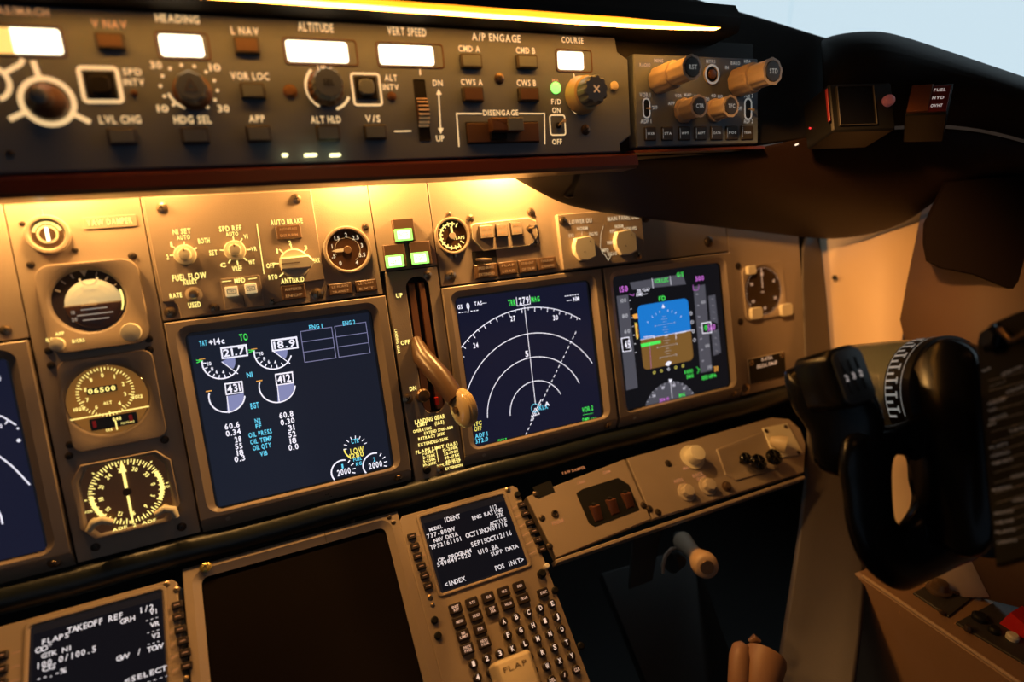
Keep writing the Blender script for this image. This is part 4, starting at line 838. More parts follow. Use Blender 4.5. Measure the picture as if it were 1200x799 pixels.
b = MB(); b.tube([(p.x,p.y,.003),(p.x+.0012,p.y,.008),(p.x+.003,p.y,.013)], [.0012,.0015,.0021], 'screwm', 10); T.part('toggle_lever', b, q)
b = MB(); ctext(b, F, 'TEST', 616, 281, 10, 3.5, 'glyphy', .0022); T.part('lettering', b)
for X, Y in ((551,256),(622,248.5),(627,284.5)): T.screw(X, Y, 3.6, 0)
T = Thing('legend_light_row', 'row of four brown legend lights with a grey flap switch above its left end', 'indicator light', F, 600, 314)
for i, (X0, Y0, X1_, Y1_) in enumerate(((554,311,582.5,324),(582.5,308,605.5,320.5),(605.5,305.5,628,318),(628,303,651,314.5))):
    annun(T, X0, Y0, X1_, Y1_, 0, zt=.0038, text=(('SPEED BRAKE','EXTENDED'),('FLAP','LOAD'),('STAB OUT','OF TRIM'),('TAKEOFF','CONFIG'))[i])
r_ = px_rect(F, 553, 295, 583, 309); b = MB(); b.plate(rr(*r_, .0006), 0, .0006, .0002, 'seam'); k = T.part('switch_recess', b)
b = MB(); q = F.P(565, 305); b.tube([(q.x-.008,q.y+.0014,.002),(q.x,q.y,.006),(q.x+.009,q.y-.0008,.007)], [.0012,.0022,.0012], 'screwm', 10); T.part('switch_lever', b, k)
T = Thing('display_selector_panel', 'raised panel with two white angular knobs under the words lower du and main panel dus', 'control panel', F, 703, 284)
pp = poly([(650,251),(749,245.5),(752.5,305),(657.5,317)]); xs = [q[0] for q in pp]; ys = [q[1] for q in pp]
rq = ((xs[0]+xs[3])/2, (ys[2]+ys[3])/2, (xs[1]+xs[2])/2, (ys[0]+ys[1])/2)
b = MB(); b.plate(rr(*rq, .0014), 0, .006, .0008, 'paint2'); T.part('faceplate', b)
mk = MB(); z = .0063
for a in (('LOWER DU',679,260,27,5,'glyphs2'),('MAIN PANEL DUs',729,256,37,5,'glyphs2'),('NORM',681,268.5,13,4),('SYS',668,277,6,4),('ENG PRI',694,275,10,4),('NORM',724,266,10,4),('OUTBD PFD',737,269,16,4),('INBD',714,285,8,4),('MFD',708,294,8,4),('PFD',717,272,7,4),('EICAS',716,298,11,4)):
    ctext(mk, F, a[0], a[1]+1.5, a[2]-1, a[3], a[4], a[5] if len(a) > 5 else 'glyphs2', z)
mk.stroke(L2(F, [(707,265),(704,275),(703.5,290),(707,298)], z), .0006, z, 'glyphs2')
mk.stroke(L2(F, [(708,297),(713,305),(717,297)], z), .0008, z, 'glyphs2'); mk.stroke(L2(F, [(682,271),(682,276)], z), .0006, z, 'glyphs2')
T.part('markings', mk)
for X, Y in ((684,290),(732,283)):
    p = F.P(X-1, Y+1, .006); q = F.r(X, Y, 12.5, .006); b = MB(); lp = [(p.x+q*math.cos(math.radians(a)), p.y+q*math.sin(math.radians(a))) for a in (50,90,130,170,200,230,265,290,320,350,20)]
    lp = [(p.x-q*.75,p.y+q*.85),(p.x-q*1.0,p.y+q*.3),(p.x-q*1.0,p.y-q*.3),(p.x-q*.55,p.y-q*.95),(p.x+q*.2,p.y-q*1.0),(p.x+q*.95,p.y-q*.75),(p.x+q*.95,p.y+q*.55),(p.x+q*.45,p.y+q*.95)][::-1]
    b.plate(lp, .006, .0125, .0012, 'knobw'); b.plate(circ(p.x-q*.12,p.y-q*.3,.0006,8), .0125, .0127, 0, 'seam'); b.plate(circ(p.x+q*.5,p.y+q*.5,.0006,8), .0125, .0127, 0, 'seam'); T.part('selector_knob', b, label='white angular knob')
for X, Y in ((659,258.5),(747,299.5)): T.screw(X, Y, 3.6, .006)
# clock
T = Thing('clock', 'round clock with three white knobs, dark dial, right of the blue and brown screen', 'clock', F, 893, 341)
r_ = px_rect(F, 870, 313, 914, 373); c = F.P(894, 341); rx = F.r(894, 341, 23)
sq = (c.x-rx*1.05, c.y-rx*1.05, c.x+rx*1.05, c.y+rx*1.02)
sqbezel(T, sq, .010, c.x, c.y, rx*.98, rx*.98, .004)
b = MB(); z = .0014
for i in range(60):
    t = 2*PI*i/60; b.stroke([(c.x+rx*.9*math.cos(t),c.y+rx*.9*math.sin(t)),(c.x+rx*(.8 if i%5==0 else .85)*math.cos(t),c.y+rx*(.8 if i%5==0 else .85)*math.sin(t))], .0005, z, 'glyphc')
for i, t_ in enumerate(('60','10','20','30','40','50')): a = PI/2-2*PI*i/6; b.text(t_, c.x+rx*.65*math.cos(a), c.y+rx*.65*math.sin(a), z, .0040, 'glyphc')
b.text('CHR', c.x-.002, c.y-.001, z, .0022, 'glyphc'); T.part('dial', b)
b = MB(); b.stroke([(c.x-.002,c.y+rx*.12),(c.x-.0015,c.y+rx*.85)], .0012, z+.0005, 'glyphc'); T.part('hand', b); lens(T, c.x, c.y, rx*.95, .003)
for X, Y, px_ in ((878,317,5),(884,367,6.5),(919,363,6.5)):
    p = F.P(X-2, Y); q = F.r(X, Y, px_); b = MB(); b.plate(rr(p.x-q,p.y-q*.8,p.x+q,p.y+q*.8,q*.4), .003, .009, .001, 'knobw'); T.part('knob', b)
T.screw(865, 312, 2.6, 0, 'screwd'); T.screw(868, 377, 2.6, 0, 'screwd')
T = Thing('registration_placard', 'small black placard with two lines of light lettering, right of the rightmost screen', 'placard', F, 898, 428)
xs0 = px_rect(F, 875, 421, 920, 440); b = MB(); b.plate(rr(xs0[0], xs0[1], xs0[2], xs0[3], .0005), 0, .0022, .0004, 'knobt'); b.plate(rr(xs0[0]+.0008, xs0[1]+.0004, xs0[2]-.0004, xs0[3]-.0008, .0004), .0022, .0024, 0, 'black'); T.part('plate', b)
b = MB(); ctext(b, F, 'D-ATEA', 899, 420, 13, 4, 'glyphc', .0027); ctext(b, F, 'SELCAL DM-EP', 899, 427, 24, 4, 'glyphc', .0027); T.part('lettering', b)
T.screw(880.5, 425, 2, .0024, 'screwm'); T.screw(916, 416, 2, .0024, 'screwm')
T0 = Thing('panel_fastener', 'brown screw head in the panel corner below the black placard', 'screw', F, 874, 455); T0.screw(874, 455, 3.4)
# ================================================================== PADDED LEDGE AND PEDESTAL (frame FP)
T = Thing('padded_ledge', 'long black padded roll running under the row of screens', 'trim', FA, at=(1.7*U, -1.05*U, 0))
b = MB(); xR = FA.P(943, 490).x
for (y_, z_, ra) in ((-1.052*U, -.004, .0125), ):
    n = 24; loops = []
    for i in range(n+1):
        x = xl + (xR-xl)*i/n
        loops.append([(x, y_+ra*1.05*math.cos(t)+.001*math.sin(i*1.7), z_+ra*math.sin(t)) for t in [2*PI*k/16 for k in range(16)]])
    b.loft(loops, 'roll', cap0=True)
T.part('roll', b, smooth=60)
b = MB(); b.box(xl, -1.0*U, -.02, xR, -.985*U+.001, -.004, 'seam'); T.part('gap_strip', b)
F = FP
# lower display unit, switched off
def scr_off(s): s.rect(.0,.0,1.0,1.0,'offglass')
FPd = F
T = display_unit('switched off black square screen with a big yellow screw at its upper left corner', -.105*U, scr_off, fr=F, y=-.002, screws=False)
T.screw(241, 664, 5.6, .0035, 'screwy', 'screw')
b = MB(); p = F.P(380, 622, .0036); b.stroke([(p.x, -.003),(p.x,-.0145)], .0006, .0037, 'seam'); T.part('bezel_seam', b)
for X, Y in ((413,610),(456,606),(461,612)): T.screw(X, Y, 2.3, .0035, 'screwd')
# control display units
XC = F.P(467, 608).x; XW = F.P(604, 570).x - XC
def make_cdu(dx, label, full, draw, sdx=0):
    T = Thing('flight_computer_keyboard', label, 'control display unit', F, at=(XC+dx+XW/2, -.45*U, 0))
    b = MB(); x0, x1, yt_, yb_ = XC+dx, XC+dx+XW, -.046*U, -1.9*U
    c_ = .006
    pl = [(x0,yb_),(x1,yb_),(x1,yt_-.052*U-c_),(x1-c_*.8,yt_-.052*U),(x1-c_*.8,yt_-.016*U),(x1-c_*1.2,yt_),(x0+c_,yt_),(x0+c_*.6,yt_-.016*U),(x0,yt_-.05*U)]
    pl = [(x0,yb_),(x1,yb_),(x1,yt_-.004),(x1-.004,yt_),(x0+.004,yt_),(x0,yt_-.004)]
    b.plate(pl, -.02, .004, .0008, 'bezelpaint')
    # recessed display surround
    tl, br_ = F.P(487, 606, .004), F.P(623, 660, .004); tr, bl = F.P(587, 583, .004), F.P(521, 695, .004)
    ix0 = (tl.x+bl.x)/2+dx+sdx; ix1 = (tr.x+br_.x)/2+dx+sdx; iy1 = (tl.y+tr.y)/2; iy0 = (bl.y+br_.y)/2
    T.part('faceplate', b)
    b = MB(); b.ring(rr(ix0-.0035,iy0-.003,ix1+.0035,iy1+.004,.004), rr(ix0,iy0,ix1,iy1,.0025), .0035, .0060, .0008, 'bezelpaint', depth=.0042)
    T.part('display_frame', b)
    s = Scr(F, ix0, iy0, ix1, iy1, .0043, .0046); s.rect(-.01,-.01,1.01,1.01,'S_black',0); s.rect(.03,.085,.985,.97,'C_bg'); draw(s); T.part('screen', s.mb)
    lsk = [(482.4,629),(486,640.7),(489.3,652.2),(493.5,663.9),(497.4,675.2),(501.5,687)], [(611,592),(615,602),(620,613),(625,623),(630,633),(634.5,644)]
    for side, ks in enumerate(lsk):
        for X, Y in ks:
            p = F.P(X, Y, .004); p.x += dx+sdx*.3; w_, h_ = .0044, .0031
            b = MB(); b.plate(rr(p.x-w_,p.y-h_,p.x+w_,p.y+h_,.0008), .004, .0075, .0008, 'keyblack'); b.stroke([(p.x-w_*.5,p.y),(p.x+w_*.5,p.y)], .0006, .0077, 'glyphkd'); T.part('line_select_key', b)
            b = MB(); q = p.x + (w_+.0015 if side == 0 else -w_-.0015); e = ix0-.0038 if side == 0 else ix1+.0038
            if side == 0: b.stroke([(q,p.y-.0004),(min(q+.006,e),p.y-.0004)], .0005, .0042, 'glyphkd')
            else: b.stroke([(e,p.y-.0012),(q,p.y+.0004)], .0005, .0062, 'glyphkd')
            T.part('line_mark', b)
    return T, dx
def key(T, x, y, w_, h_, t, round_=False, tm_='glyphk', th=.0026):
    b = MB()
    if round_: b.plate(circ(x, y, w_, 18), .004, .0085, .001, 'keyblack')
    else: b.plate(rr(x-w_,y-h_,x+w_,y+h_,.0011), .004, .0085, .0009, 'keyblack')
    L_ = t.split('|')
    for i, l in enumerate(L_): b.text(l, x, y+(th*.62 if len(L_) == 2 and i == 0 else (-th*.62 if len(L_) == 2 else 0)), .0088, th, tm_, w=min(w_*1.35, len(l)*th*.75))
    T.part('key', b)
def scr_ident(s):
    f = lambda t, X, Y, w, h: s.text(t, X, Y, w, h, 'C_txt', mono=True)
    for a in (('IDENT',529.5,607,20,5.5),('1/2',578,594.5,9,5),('ENG RATING',571,602,38,4.5),('27K',585.5,603.5,9,4.5),('MODEL',511,618.5,16,4),('737-800W',516,624,33,5),('ACTIVE',584,611,21,4.5),('NAV DATA',522.5,629.5,29,4.5),
              ('OCT13NOV09/16',570.5,620.5,51,5.5),('TP32161101',523,636,39,5),('SEP15OCT12/16',576,631,51,5.5),('OP PROGRAM',533,650.5,40,4.5),('549849-020',532,655.5,42,5),('U10.8A',572,643.5,24,5.5),('SUPP DATA',591,644.5,34,4.5),('POS INIT>',597,660.5,36,5.5),('<INDEX',533,681.5,25,5.5)): f(*a)
def scr_takeoff(s):
    f = lambda t, X, Y, w, h: s.text(t, X, Y, w, h, 'C_txt', mono=True)
    for a in (('TAKEOFF REF',112,729.5,63,7),('1/2',171.5,713,17,6.5),('GRH',149.5,726,16,6),('V1',180.5,716.5,9,5.5),('---',178,724.5,16,4),('VR',181.5,731,10,5.5),('---',179.5,739,16,4),('V2',183,744.5,9,5.5),('---',180,752.5,15,4),('FLAPS',65,748,31,6),
              ('OO*',52,759.5,18,6.5),('GTK N1',67,763.5,34,5.5),('100.0/100.5',78,770,68,7),('CG',57,782.5,13,5.5),('--.-%',60,790,33,6),('GW',143,770,12,6),('/',163,763.5,5,6.5),('TOW',181,759,16,6),('<SELECT',171,790,48,6),('------',178,797,40,4)): f(*a)
Tc, _ = make_cdu(0, 'keyboard unit with lit ident page, letter and number keys, right of the switched off screen', True, scr_ident)
PA, PE, PY_ = F.P(590.3, 728, .008), F.P(647.3, 707, .008), F.P(673, 767, .008)
dx_ = (PE.x-PA.x)/4; dy_ = (PY_.y-PE.y)/4; ya = (PA.y+PE.y)/2
rows = ['ABCDE','FGHIJ','KLMNO','PQRST','UVWXY']
for j, rw in enumerate(rows):
    for i, ch in enumerate(rw): key(Tc, PA.x+dx_*i, ya+dy_*j, .0042, 0, ch, True, 'glyphk2', .0044)
for i, ch in enumerate(('Z','SP','DEL','/','CLR')): key(Tc, PA.x+dx_*i, ya+dy_*5, .0042, 0, ch, True, 'glyphk', .0030)
P1, P3, P4 = F.P(555, 777, .008), F.P(586, 765.5, .008), F.P(560, 793, .008); nx = (P3.x-P1.x)/2
for j, rw in enumerate((('1','2','3'),('4','5','6'),('7','8','9'))):
    for i, ch in enumerate(rw): key(Tc, P1.x+nx*i, (P1.y+P3.y)/2+(P4.y-P1.y)*j, .0043, 0, ch, True, 'glyphk2', .0044)
K0, K4, K3 = F.P(534, 712, .008), F.P(609, 687, .008), F.P(551.5, 758, .008); kx = (K4.x-K0.x)/4; ky = (K3.y-K0.y)/3; k0y = (K0.y+K4.y)/2
FK = [['INIT|REF','RTE','CLB','CRZ','DES'],['MENU','LEGS','DEP|ARR','HOLD','PROG'],['N1|LIMIT','FIX'],['PREV|PAGE','NEXT|PAGE']]
for j, rw in enumerate(FK):
    for i, t_ in enumerate(rw): key(Tc, K0.x+kx*i, k0y+ky*j, .0062, .0048, t_, False, 'glyphk', .0024)
p = F.P(637, 694, .008); key(Tc, p.x, p.y, .0055, .0042, 'EXEC')
for X, Y, r_ in ((501,687,0),(504,700,2.6),(507,709,2.2),(595,574,2.6)):
    if r_: Tc.screw(X, Y, r_, .004, 'screwm')
b = MB(); p = F.P(640, 664, .004); b.lathe(p.x, p.y, [(.0030,.004),(.0030,.008),(.002,.009),(.001,.009)], 'white', 14); Tc.part('brightness_knob', b, label='white ringed brightness knob')
b = MB(); p = F.P(634, 673, .004); b.lathe(p.x, p.y, [(.0045,.004),(.0045,.009),(.003,.011),(.001,.011)], 'black', 14); Tc.part('fastener', b)
for X, Y in ((650,692),(680,757),(509,727),(513,745),(606,580)):
    b = MB(); p = F.P(X, Y, .004); b.lathe(p.x, p.y, [(.0036,.004),(.0036,.0065),(.0024,.0075),(.001,.0075)], 'black', 14); Tc.part('fastener', b)
DX = F.P(208, 679).x - XC - XW
Tl, _ = make_cdu(DX, 'keyboard unit with lit takeoff page, cut off by the bottom left picture corner', False, scr_takeoff, .0068)
Tl.screw(195, 684.5, 3.2, .004, 'screwm'); Tl.screw(207, 691, 3.2, .004, 'screwm')
for q in ((218, 795),): Tl.screw(*q, 2.6, .004, 'screwm')
# flap lever knob standing up from the pedestal
T = Thing('flap_lever', 'cream block-shaped lever knob marked flap at the bottom edge of the picture', 'lever', F, 604, 810)
h1 = .060; a, c = F.P(577, 774, h1), F.P(622, 761, h1); yy = (a.y+c.y)/2
b = MB(); b.plate(rr(a.x, yy-.045, c.x, yy, .004, 5), h1-.022, h1, .0035, 'flapcream'); k = T.part('lever_knob', b, label='cream block knob', smooth=60)
b = MB(); q = F.P(607, 779, h1); b.text('FLAP', (a.x+c.x)/2, q.y, h1+.0002, .0042, 'flapink', w=(c.x-a.x)*.62, bold=False); T.part('lettering', b, k)
b = MB(); b.box((a.x+c.x)/2-.003, yy-.035, .002, (a.x+c.x)/2+.003, yy-.015, h1-.02, 'screwd', .001); T.part('lever_arm', b)
# first officer's lower panels
def lplate(name, label, pts, z=.002):
    T = Thing(name, label, 'control panel', F, sum(p[0] for p in pts)/len(pts), sum(p[1] for p in pts)/len(pts)); b = MB(); b.plate(L2(F, pts, z), -.01, z, .0007, 'paint2'); T.part('faceplate', b); return T
T = lplate('display_control_switch_panel', 'brown panel with three rocker switches in a black opening, right of the keyboard unit', [(617,582),(732,538),(763,608),(652,653.5)])
r_ = [(677,572),(735,553),(748,600),(700,617),(691,614)]
r_ = [(675,578),(683,573),(724,560),(737,568),(749,597),(697,617),(690,613)]
b = MB(); b.plate(L2(F, r_, .002), .002, .0026, 0, 'black'); k = T.part('switch_opening', b)
for X, Y in ((698,600),(717,592.5),(735,585)):
    p = F.P(X, Y, .003); b = MB(); b.loft([[(p.x-.0054,p.y-.0105,.0026),(p.x+.0054,p.y-.0105,.0026),(p.x+.0054,p.y+.0085,.0026),(p.x-.0054,p.y+.0085,.0026)],[(p.x-.0052,p.y-.010,.0035),(p.x+.0052,p.y-.010,.0035),(p.x+.0052,p.y+.005,.0095),(p.x-.0052,p.y+.005,.0095)],[(p.x-.0048,p.y-.0095,.0038),(p.x+.0048,p.y-.0095,.0038),(p.x+.0048,p.y+.0045,.0098),(p.x-.0048,p.y+.0045,.0098)]], 'rocker'); T.part('rocker_switch', b, k)
    b = MB(); b.tube([(p.x,p.y+.006,.003),(p.x,p.y+.009,.007)], [.0022,.0026], 'black', 8); T.part('switch_guard', b, k)
r_ = [(624,571),(645,563),(650,576),(630,584)]; b = MB(); b.plate(L2(F, r_, .002), .002, .0028, .0002, 'black'); T.part('cover_plate', b)
b = MB(); p = F.P(650, 602, .002); b.lathe(p.x, p.y, [(.0042,.002),(.0042,.0035),(.0028,.0038),(.0026,.0024),(.001,.0024)], 'screwd', 20, m1='black'); T.part('jack_socket', b)
b = MB(); ctext(b, F, 'PHONE', 654, 611.5, 15, 4, 'glyphkd', .0023); ctext(b, F, 'YAW DAMPER', 672, 551, 30, 3, 'glyphkd', .0023); ctext(b, F, 'CABIN', 681, 565, 10, 3, 'glyphkd', .0023); ctext(b, F, 'DIM', 711, 553, 9, 3, 'glyphkd', .0023); T.part('lettering', b)
for X, Y in ((635,607),(644,640),(628,579)): T.screw(X, Y, 3, .002, 'screwd')
T = lplate('brightness_knob_panel', 'brown panel with a tall cream knob and two small ribbed knobs, under the rightmost screen', [(735,537),(905,489),(925,491),(938,503),(944,520),(942,553),(765,608)])
def simple_knob(T, F, X, Y, px_, L, m, z0=.002, name='knob', fl=0, label=None, lean=0):
    p = F.P(X, Y, z0); q = F.r(X, Y, px_, z0); b = MB(); b.lathe(p.x, p.y, [(q*1.15,z0),(q*1.15,z0+.0015),(q*.8,z0+.002),(q*.78,z0+L*.8),(q*.7,z0+L*.95),(q*.3,z0+L)], m, 32, fl, .08); return T.part(name, b, label=label)
simple_knob(T, F, 811, 536, 11.5, .017, 'knobw', label='tall cream knob'); simple_knob(T, F, 804, 577, 8.5, .010, 'knobt', fl=8); simple_knob(T, F, 829, 570, 8.5, .010, 'knobt', fl=8); simple_knob(T, F, 851, 570, 4.5, .006, 'bronze', name='lock_screw')
b = MB()
for a in (('MAP',805,548,10,3),('AFDS',795,563,12,3.5),('FLOOD',800,568,9,3),('BACK',818,556,14,3.5),('GROUND',822,560,12,3)): ctext(b, F, *a, 'glyphkd', .0024)
T.part('lettering', b)
rp = [(840,527),(895,506),(903,512),(912,549),(862,563),(850,556)]
b = MB(); lp = L2(F, rp, .002); b.loft([(off(lp,-.001),.002),(lp,.0035),(off(lp,.001),.0035),(off(lp,.0045),.0022)], 'paint2', m1='paint2'); T.part('pocket_rim', b)
for X, Y in ((783,543),(764,603),(857,603),(754,592),(761,596),(771,600)):
    if Y < 601: T.screw(X, Y, 3, .002, 'screwd')
T = Thing('hose_valve', 'shiny cream valve fitting on a square plate at the right end of the knob panel', 'valve', F, 915, 518)
rq = L2(F, [(893,502),(922,496),(941,532),(908,538)], .0025); b = MB(); b.plate(rq, .002, .004, .0006, 'knobw'); T.part('base_plate', b)
p = F.P(908, 521, .004); b = MB(); b.tube([(p.x-.004,p.y+.006,.006),(p.x,p.y,.012),(p.x+.006,p.y-.007,.016)], [.006,.010,.011], 'flapcream', 18); T.part('body', b, smooth=60)
for X, Y in ((898,505),(921,500),(936,530)): T.screw(X, Y, 1.8, .004, 'screwd')
for X, Y, lab in ((873,540,'small black wheel knob, leftmost of three by the cream valve'),(888,544,'black spoked wheel knob between its two neighbours by the cream valve'),(906,538,'black spoked wheel knob, rightmost of three by the cream valve')):
    T = Thing('wheel_knob', lab, 'knob', F, X, Y, .0022)
    p = F.P(X, Y-2, .012); q = F.r(X, Y, 8 if X > 880 else 6); b = MB(); b.lathe(p.x, p.y, [(q*.3,.0022),(q*.3,.010),(q*.95,.011),(q,.013),(q,.016),(q*.85,.0175),(q*.7,.016),(q*.3,.016)], 'gloss', 20); k = T.part('wheel', b)
    b = MB()
    for i in range(5): t = 2*PI*i/5; b.tube([(p.x,p.y,.0172),(p.x+q*.8*math.cos(t),p.y+q*.8*math.sin(t),.0172)], .0007, 'black', 6)
    T.part('spokes', b)
# rail below these panels
T = Thing('panel_rail', 'thin brown rail along the lower edge of the right hand lower panels', 'trim', F, 800, 610)
a, c = F.P(650, 657, 0), F.P(942, 560, 0); b = MB(); b.box(a.x, a.y-.004, -.012, c.x, a.y+.0005, .003, 'paint2', .001); T.part('rail', b)
# backing under the pedestal parts
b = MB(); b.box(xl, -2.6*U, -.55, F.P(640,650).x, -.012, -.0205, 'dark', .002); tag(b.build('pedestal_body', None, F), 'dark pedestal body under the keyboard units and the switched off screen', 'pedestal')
# ================================================================== GLARESHIELD
F = FM
def grid_mesh(name, rows, m, thick=.006, sub=2, parent=None):
    me = bpy.data.meshes.new(name); vs = [tuple(p) for r in rows for p in r]; n = len(rows[0]); fs = []
    for j in range(len(rows)-1):
        for i in range(n-1): fs.append((j*n+i, j*n+i+1, (j+1)*n+i+1, (j+1)*n+i))
    me.from_pydata(vs, [], fs); me.materials.append(MATS[m]); me.polygons.foreach_set('use_smooth', [True]*len(fs))
    ob = bpy.data.objects.new(name, me); C.objects.link(ob)
    s = ob.modifiers.new('thickness', 'SOLIDIFY'); s.thickness = thick; s.offset = 0
    if sub: q = ob.modifiers.new('smooth', 'SUBSURF'); q.levels = sub; q.render_levels = sub
    if parent: ob.parent = parent; ob.matrix_parent_inverse = parent.matrix_world.inverted()
    return ob
root = bpy.data.objects.new('glareshield', None); C.objects.link(root); root.location = F.M @ Vector((1.2*U, 0, -.05)); 
tag(root, 'black glareshield hood over the autopilot panel, its edge against the bright window', 'glareshield')
bpy.context.view_layer.update()
hs = .030; ys = F.P(500, 9, hs).y            # front edge of the hood, where the light strip sits
xh0, xh1 = -.75*U, F.P(842, 40, 0).x
b = MB()
def extr(b, prof, xa, xb, m, capm=None):
    la = [(xa, y_, z_) for y_, z_ in prof]; lb = [(xb, y_, z_) for y_, z_ in prof]; return b.loft([la, lb], m, cap0=True)
prof = [(.078*U,-.004),(.082*U,.004),(ys-.003,hs-.004),(ys+.001,hs),(ys+.010,hs+.002),(ys+.024,hs-.006),(ys+.034,hs-.04),(ys+.034,-.30),(ys+.02,-.30),(.10*U,-.12),(.078*U,-.12)]
extr(b, prof, xh0, xh1, 'hood')
o = b.build('hood', None, F, (1.2*U,0,-.05)); o.parent = root; o.matrix_parent_inverse = root.matrix_world.inverted()
b = MB(); extr(b, [(-.46*U,-.03),(-.462*U,.002),(-.475*U,.008),(-.52*U,.010),(-.535*U,.006),(-.54*U,-.03)], xh0, F.P(741,180).x, 'lip')
o = b.build('lower_lip', None, F, (0,0,0)); o.parent = root; o.matrix_parent_inverse = root.matrix_world.inverted(); o['label'] = 'glossy brown lower lip with a red reflection put into its colour'
b = MB(); xe0, xe1 = F.P(741,180).x, F.P(893,172).x
extr(b, [(-.445*U,-.03),(-.447*U,.002),(-.462*U,.005),(-.468*U,-.03)], xe0, xe1, 'lip'); o = b.build('lower_lip', None, F); o.parent = root; o.matrix_parent_inverse = root.matrix_world.inverted()
b = MB(); b.box(xh0, -.47*U, -.045, xe1, .10*U, -.0125, 'black', .001); o = b.build('housing', None, F); o.parent = root; o.matrix_parent_inverse = root.matrix_world.inverted()
# small lit marks under the panel
for X, w_ in ((334,7),(364,15),(393,13)):
    p = F.P(X, 181.5, .009); q = F.r(X, 181, w_/2, .009); b = MB(); b.plate(rr(p.x-q, p.y-.0011, p.x+q, p.y+.0011, .001), .006, .0098, .0003, 'yellowlamp')
    o = b.build('marker_lamp', None, F, p); tag(o, {334:'tiny yellow lamp under the autopilot panel, leftmost of three',364:'yellow lamp under the autopilot panel, middle of three',393:'yellow lamp under the autopilot panel, rightmost of three'}[X], 'indicator light')
# upper skin of the right half, from the windscreen edge down to the fairing
cols = [[(715,-60,3.2),(712,60,3.12),(705,192,3.05)], [(775,-20,3.5),(768,70,3.25),(760,188,3.1)], [(820,-1,3.7),(815,60,3.4),(812,184,3.2)], [(890,18,3.7),(885,70,3.48),(888,176,3.38)],
        [(940,34,3.65),(935,80,3.5),(930,168,3.42)], [(966,42,3.6),(962,90,3.5),(960,166,3.45)], [(1000,52,3.7),(1000,95,3.62),(1000,160,3.55)]]
def rowsof(cols): return [[W(*c[j]) for c in cols] for j in range(len(cols[0]))]
grid_mesh('upper_skin', rowsof(cols), 'hood', parent=root)
# hood over the first officer's warning lights
cols = [[(958,48,3.62),(962,60,3.40),(964,98,3.28),(962,160,3.42)], [(978,40,3.55),(985,52,3.25),(985,93,3.20),(985,154,3.42)], [(1018,36,3.5),(1020,46,3.18),(1022,90,3.14),(1022,152,3.42)], [(1045,38,3.5),(1048,52,3.15),(1050,88,3.14),(1050,150,3.42)],
        [(1110,60,3.45),(1110,72,3.15),(1112,95,3.16),(1112,146,3.4)], [(1190,87,3.35),(1190,98,3.05),(1192,115,3.10),(1190,160,3.3)], [(1240,104,3.3),(1240,116,3.0),(1240,140,3.05),(1240,180,3.2)], [(1440,165,2.9),(1440,180,2.6),(1440,205,2.6),(1440,240,2.8)]]
grid_mesh('side_hood', rowsof(cols), 'hood', parent=root)
# curved fairing under it
fc = [[(585,200,2.72),(590,203,2.9),(602,206,3.05)], [(660,194,2.86),(648,215,3.1),(648,236,3.20)], [(700,190,2.93),(690,222,3.2),(683,247,3.33)], [(760,184,3.05),(762,225,3.35),(760,258,3.58)],
      [(845,178,3.22),(845,228,3.5),(845,268,3.86)], [(895,170,3.33),(900,230,3.55),(905,275,4.04)], [(955,154,3.42),(955,228,3.6),(948,281,4.20)], [(1050,148,3.42),(1020,226,3.65),(987,283,4.2)],
      [(1120,146,3.40),(1075,215,3.6),(1042,272,4.1)], [(1180,158,3.3),(1120,205,3.5),(1080,251,3.95)], [(1240,178,3.2),(1170,200,3.4),(1112,212,3.8)], [(1300,200,3.1),(1230,200,3.3),(1180,190,3.6)], [(1460,245,2.7),(1440,245,2.8),(1400,210,3.0)]]
grid_mesh('fairing', rowsof(fc), 'fairing', parent=root)
bpy.context.view_layer.update()
fo = [o for o in root.children if o.name.startswith('fairing')][0]
def on_fairing(X, Y, lift=.0015):
    ev = fo.evaluated_get(bpy.context.evaluated_depsgraph_get()); mi = fo.matrix_world.inverted()
    d = ray(X, Y).normalized(); ok, p, n, i = ev.ray_cast(mi @ CAMW, mi.to_3x3() @ d)
    return fo.matrix_world @ p - d*lift if ok else W(X, Y, 3.2)
q = [on_fairing(X, Y) for X, Y in ((674,206),(680,205),(677,214),(672,228),(662,229),(670,218))]; c0 = sum(q, Vector())/6; b = MB(); b.face([tuple(p-c0) for p in q], 'seam')
nn = (CAMW-c0).normalized()*-.004; b.loft([[tuple(p-c0+nn) for p in q],[tuple(p-c0) for p in q]], 'seam', cap0=True)
o = b.build('slot'); o.location = c0; o.parent = root; o.matrix_parent_inverse = root.matrix_world.inverted(); o['label'] = 'narrow black slot in the fairing'
q = [on_fairing(X, Y, .001) for X, Y in ((661,229),(666,231),(672,230))]; b = MB(); b.tube([tuple(p-c0) for p in q], .0012, 'bronze', 8); o = b.build('slot_lip'); o.location = c0; o.parent = root; o.matrix_parent_inverse = root.matrix_world.inverted()
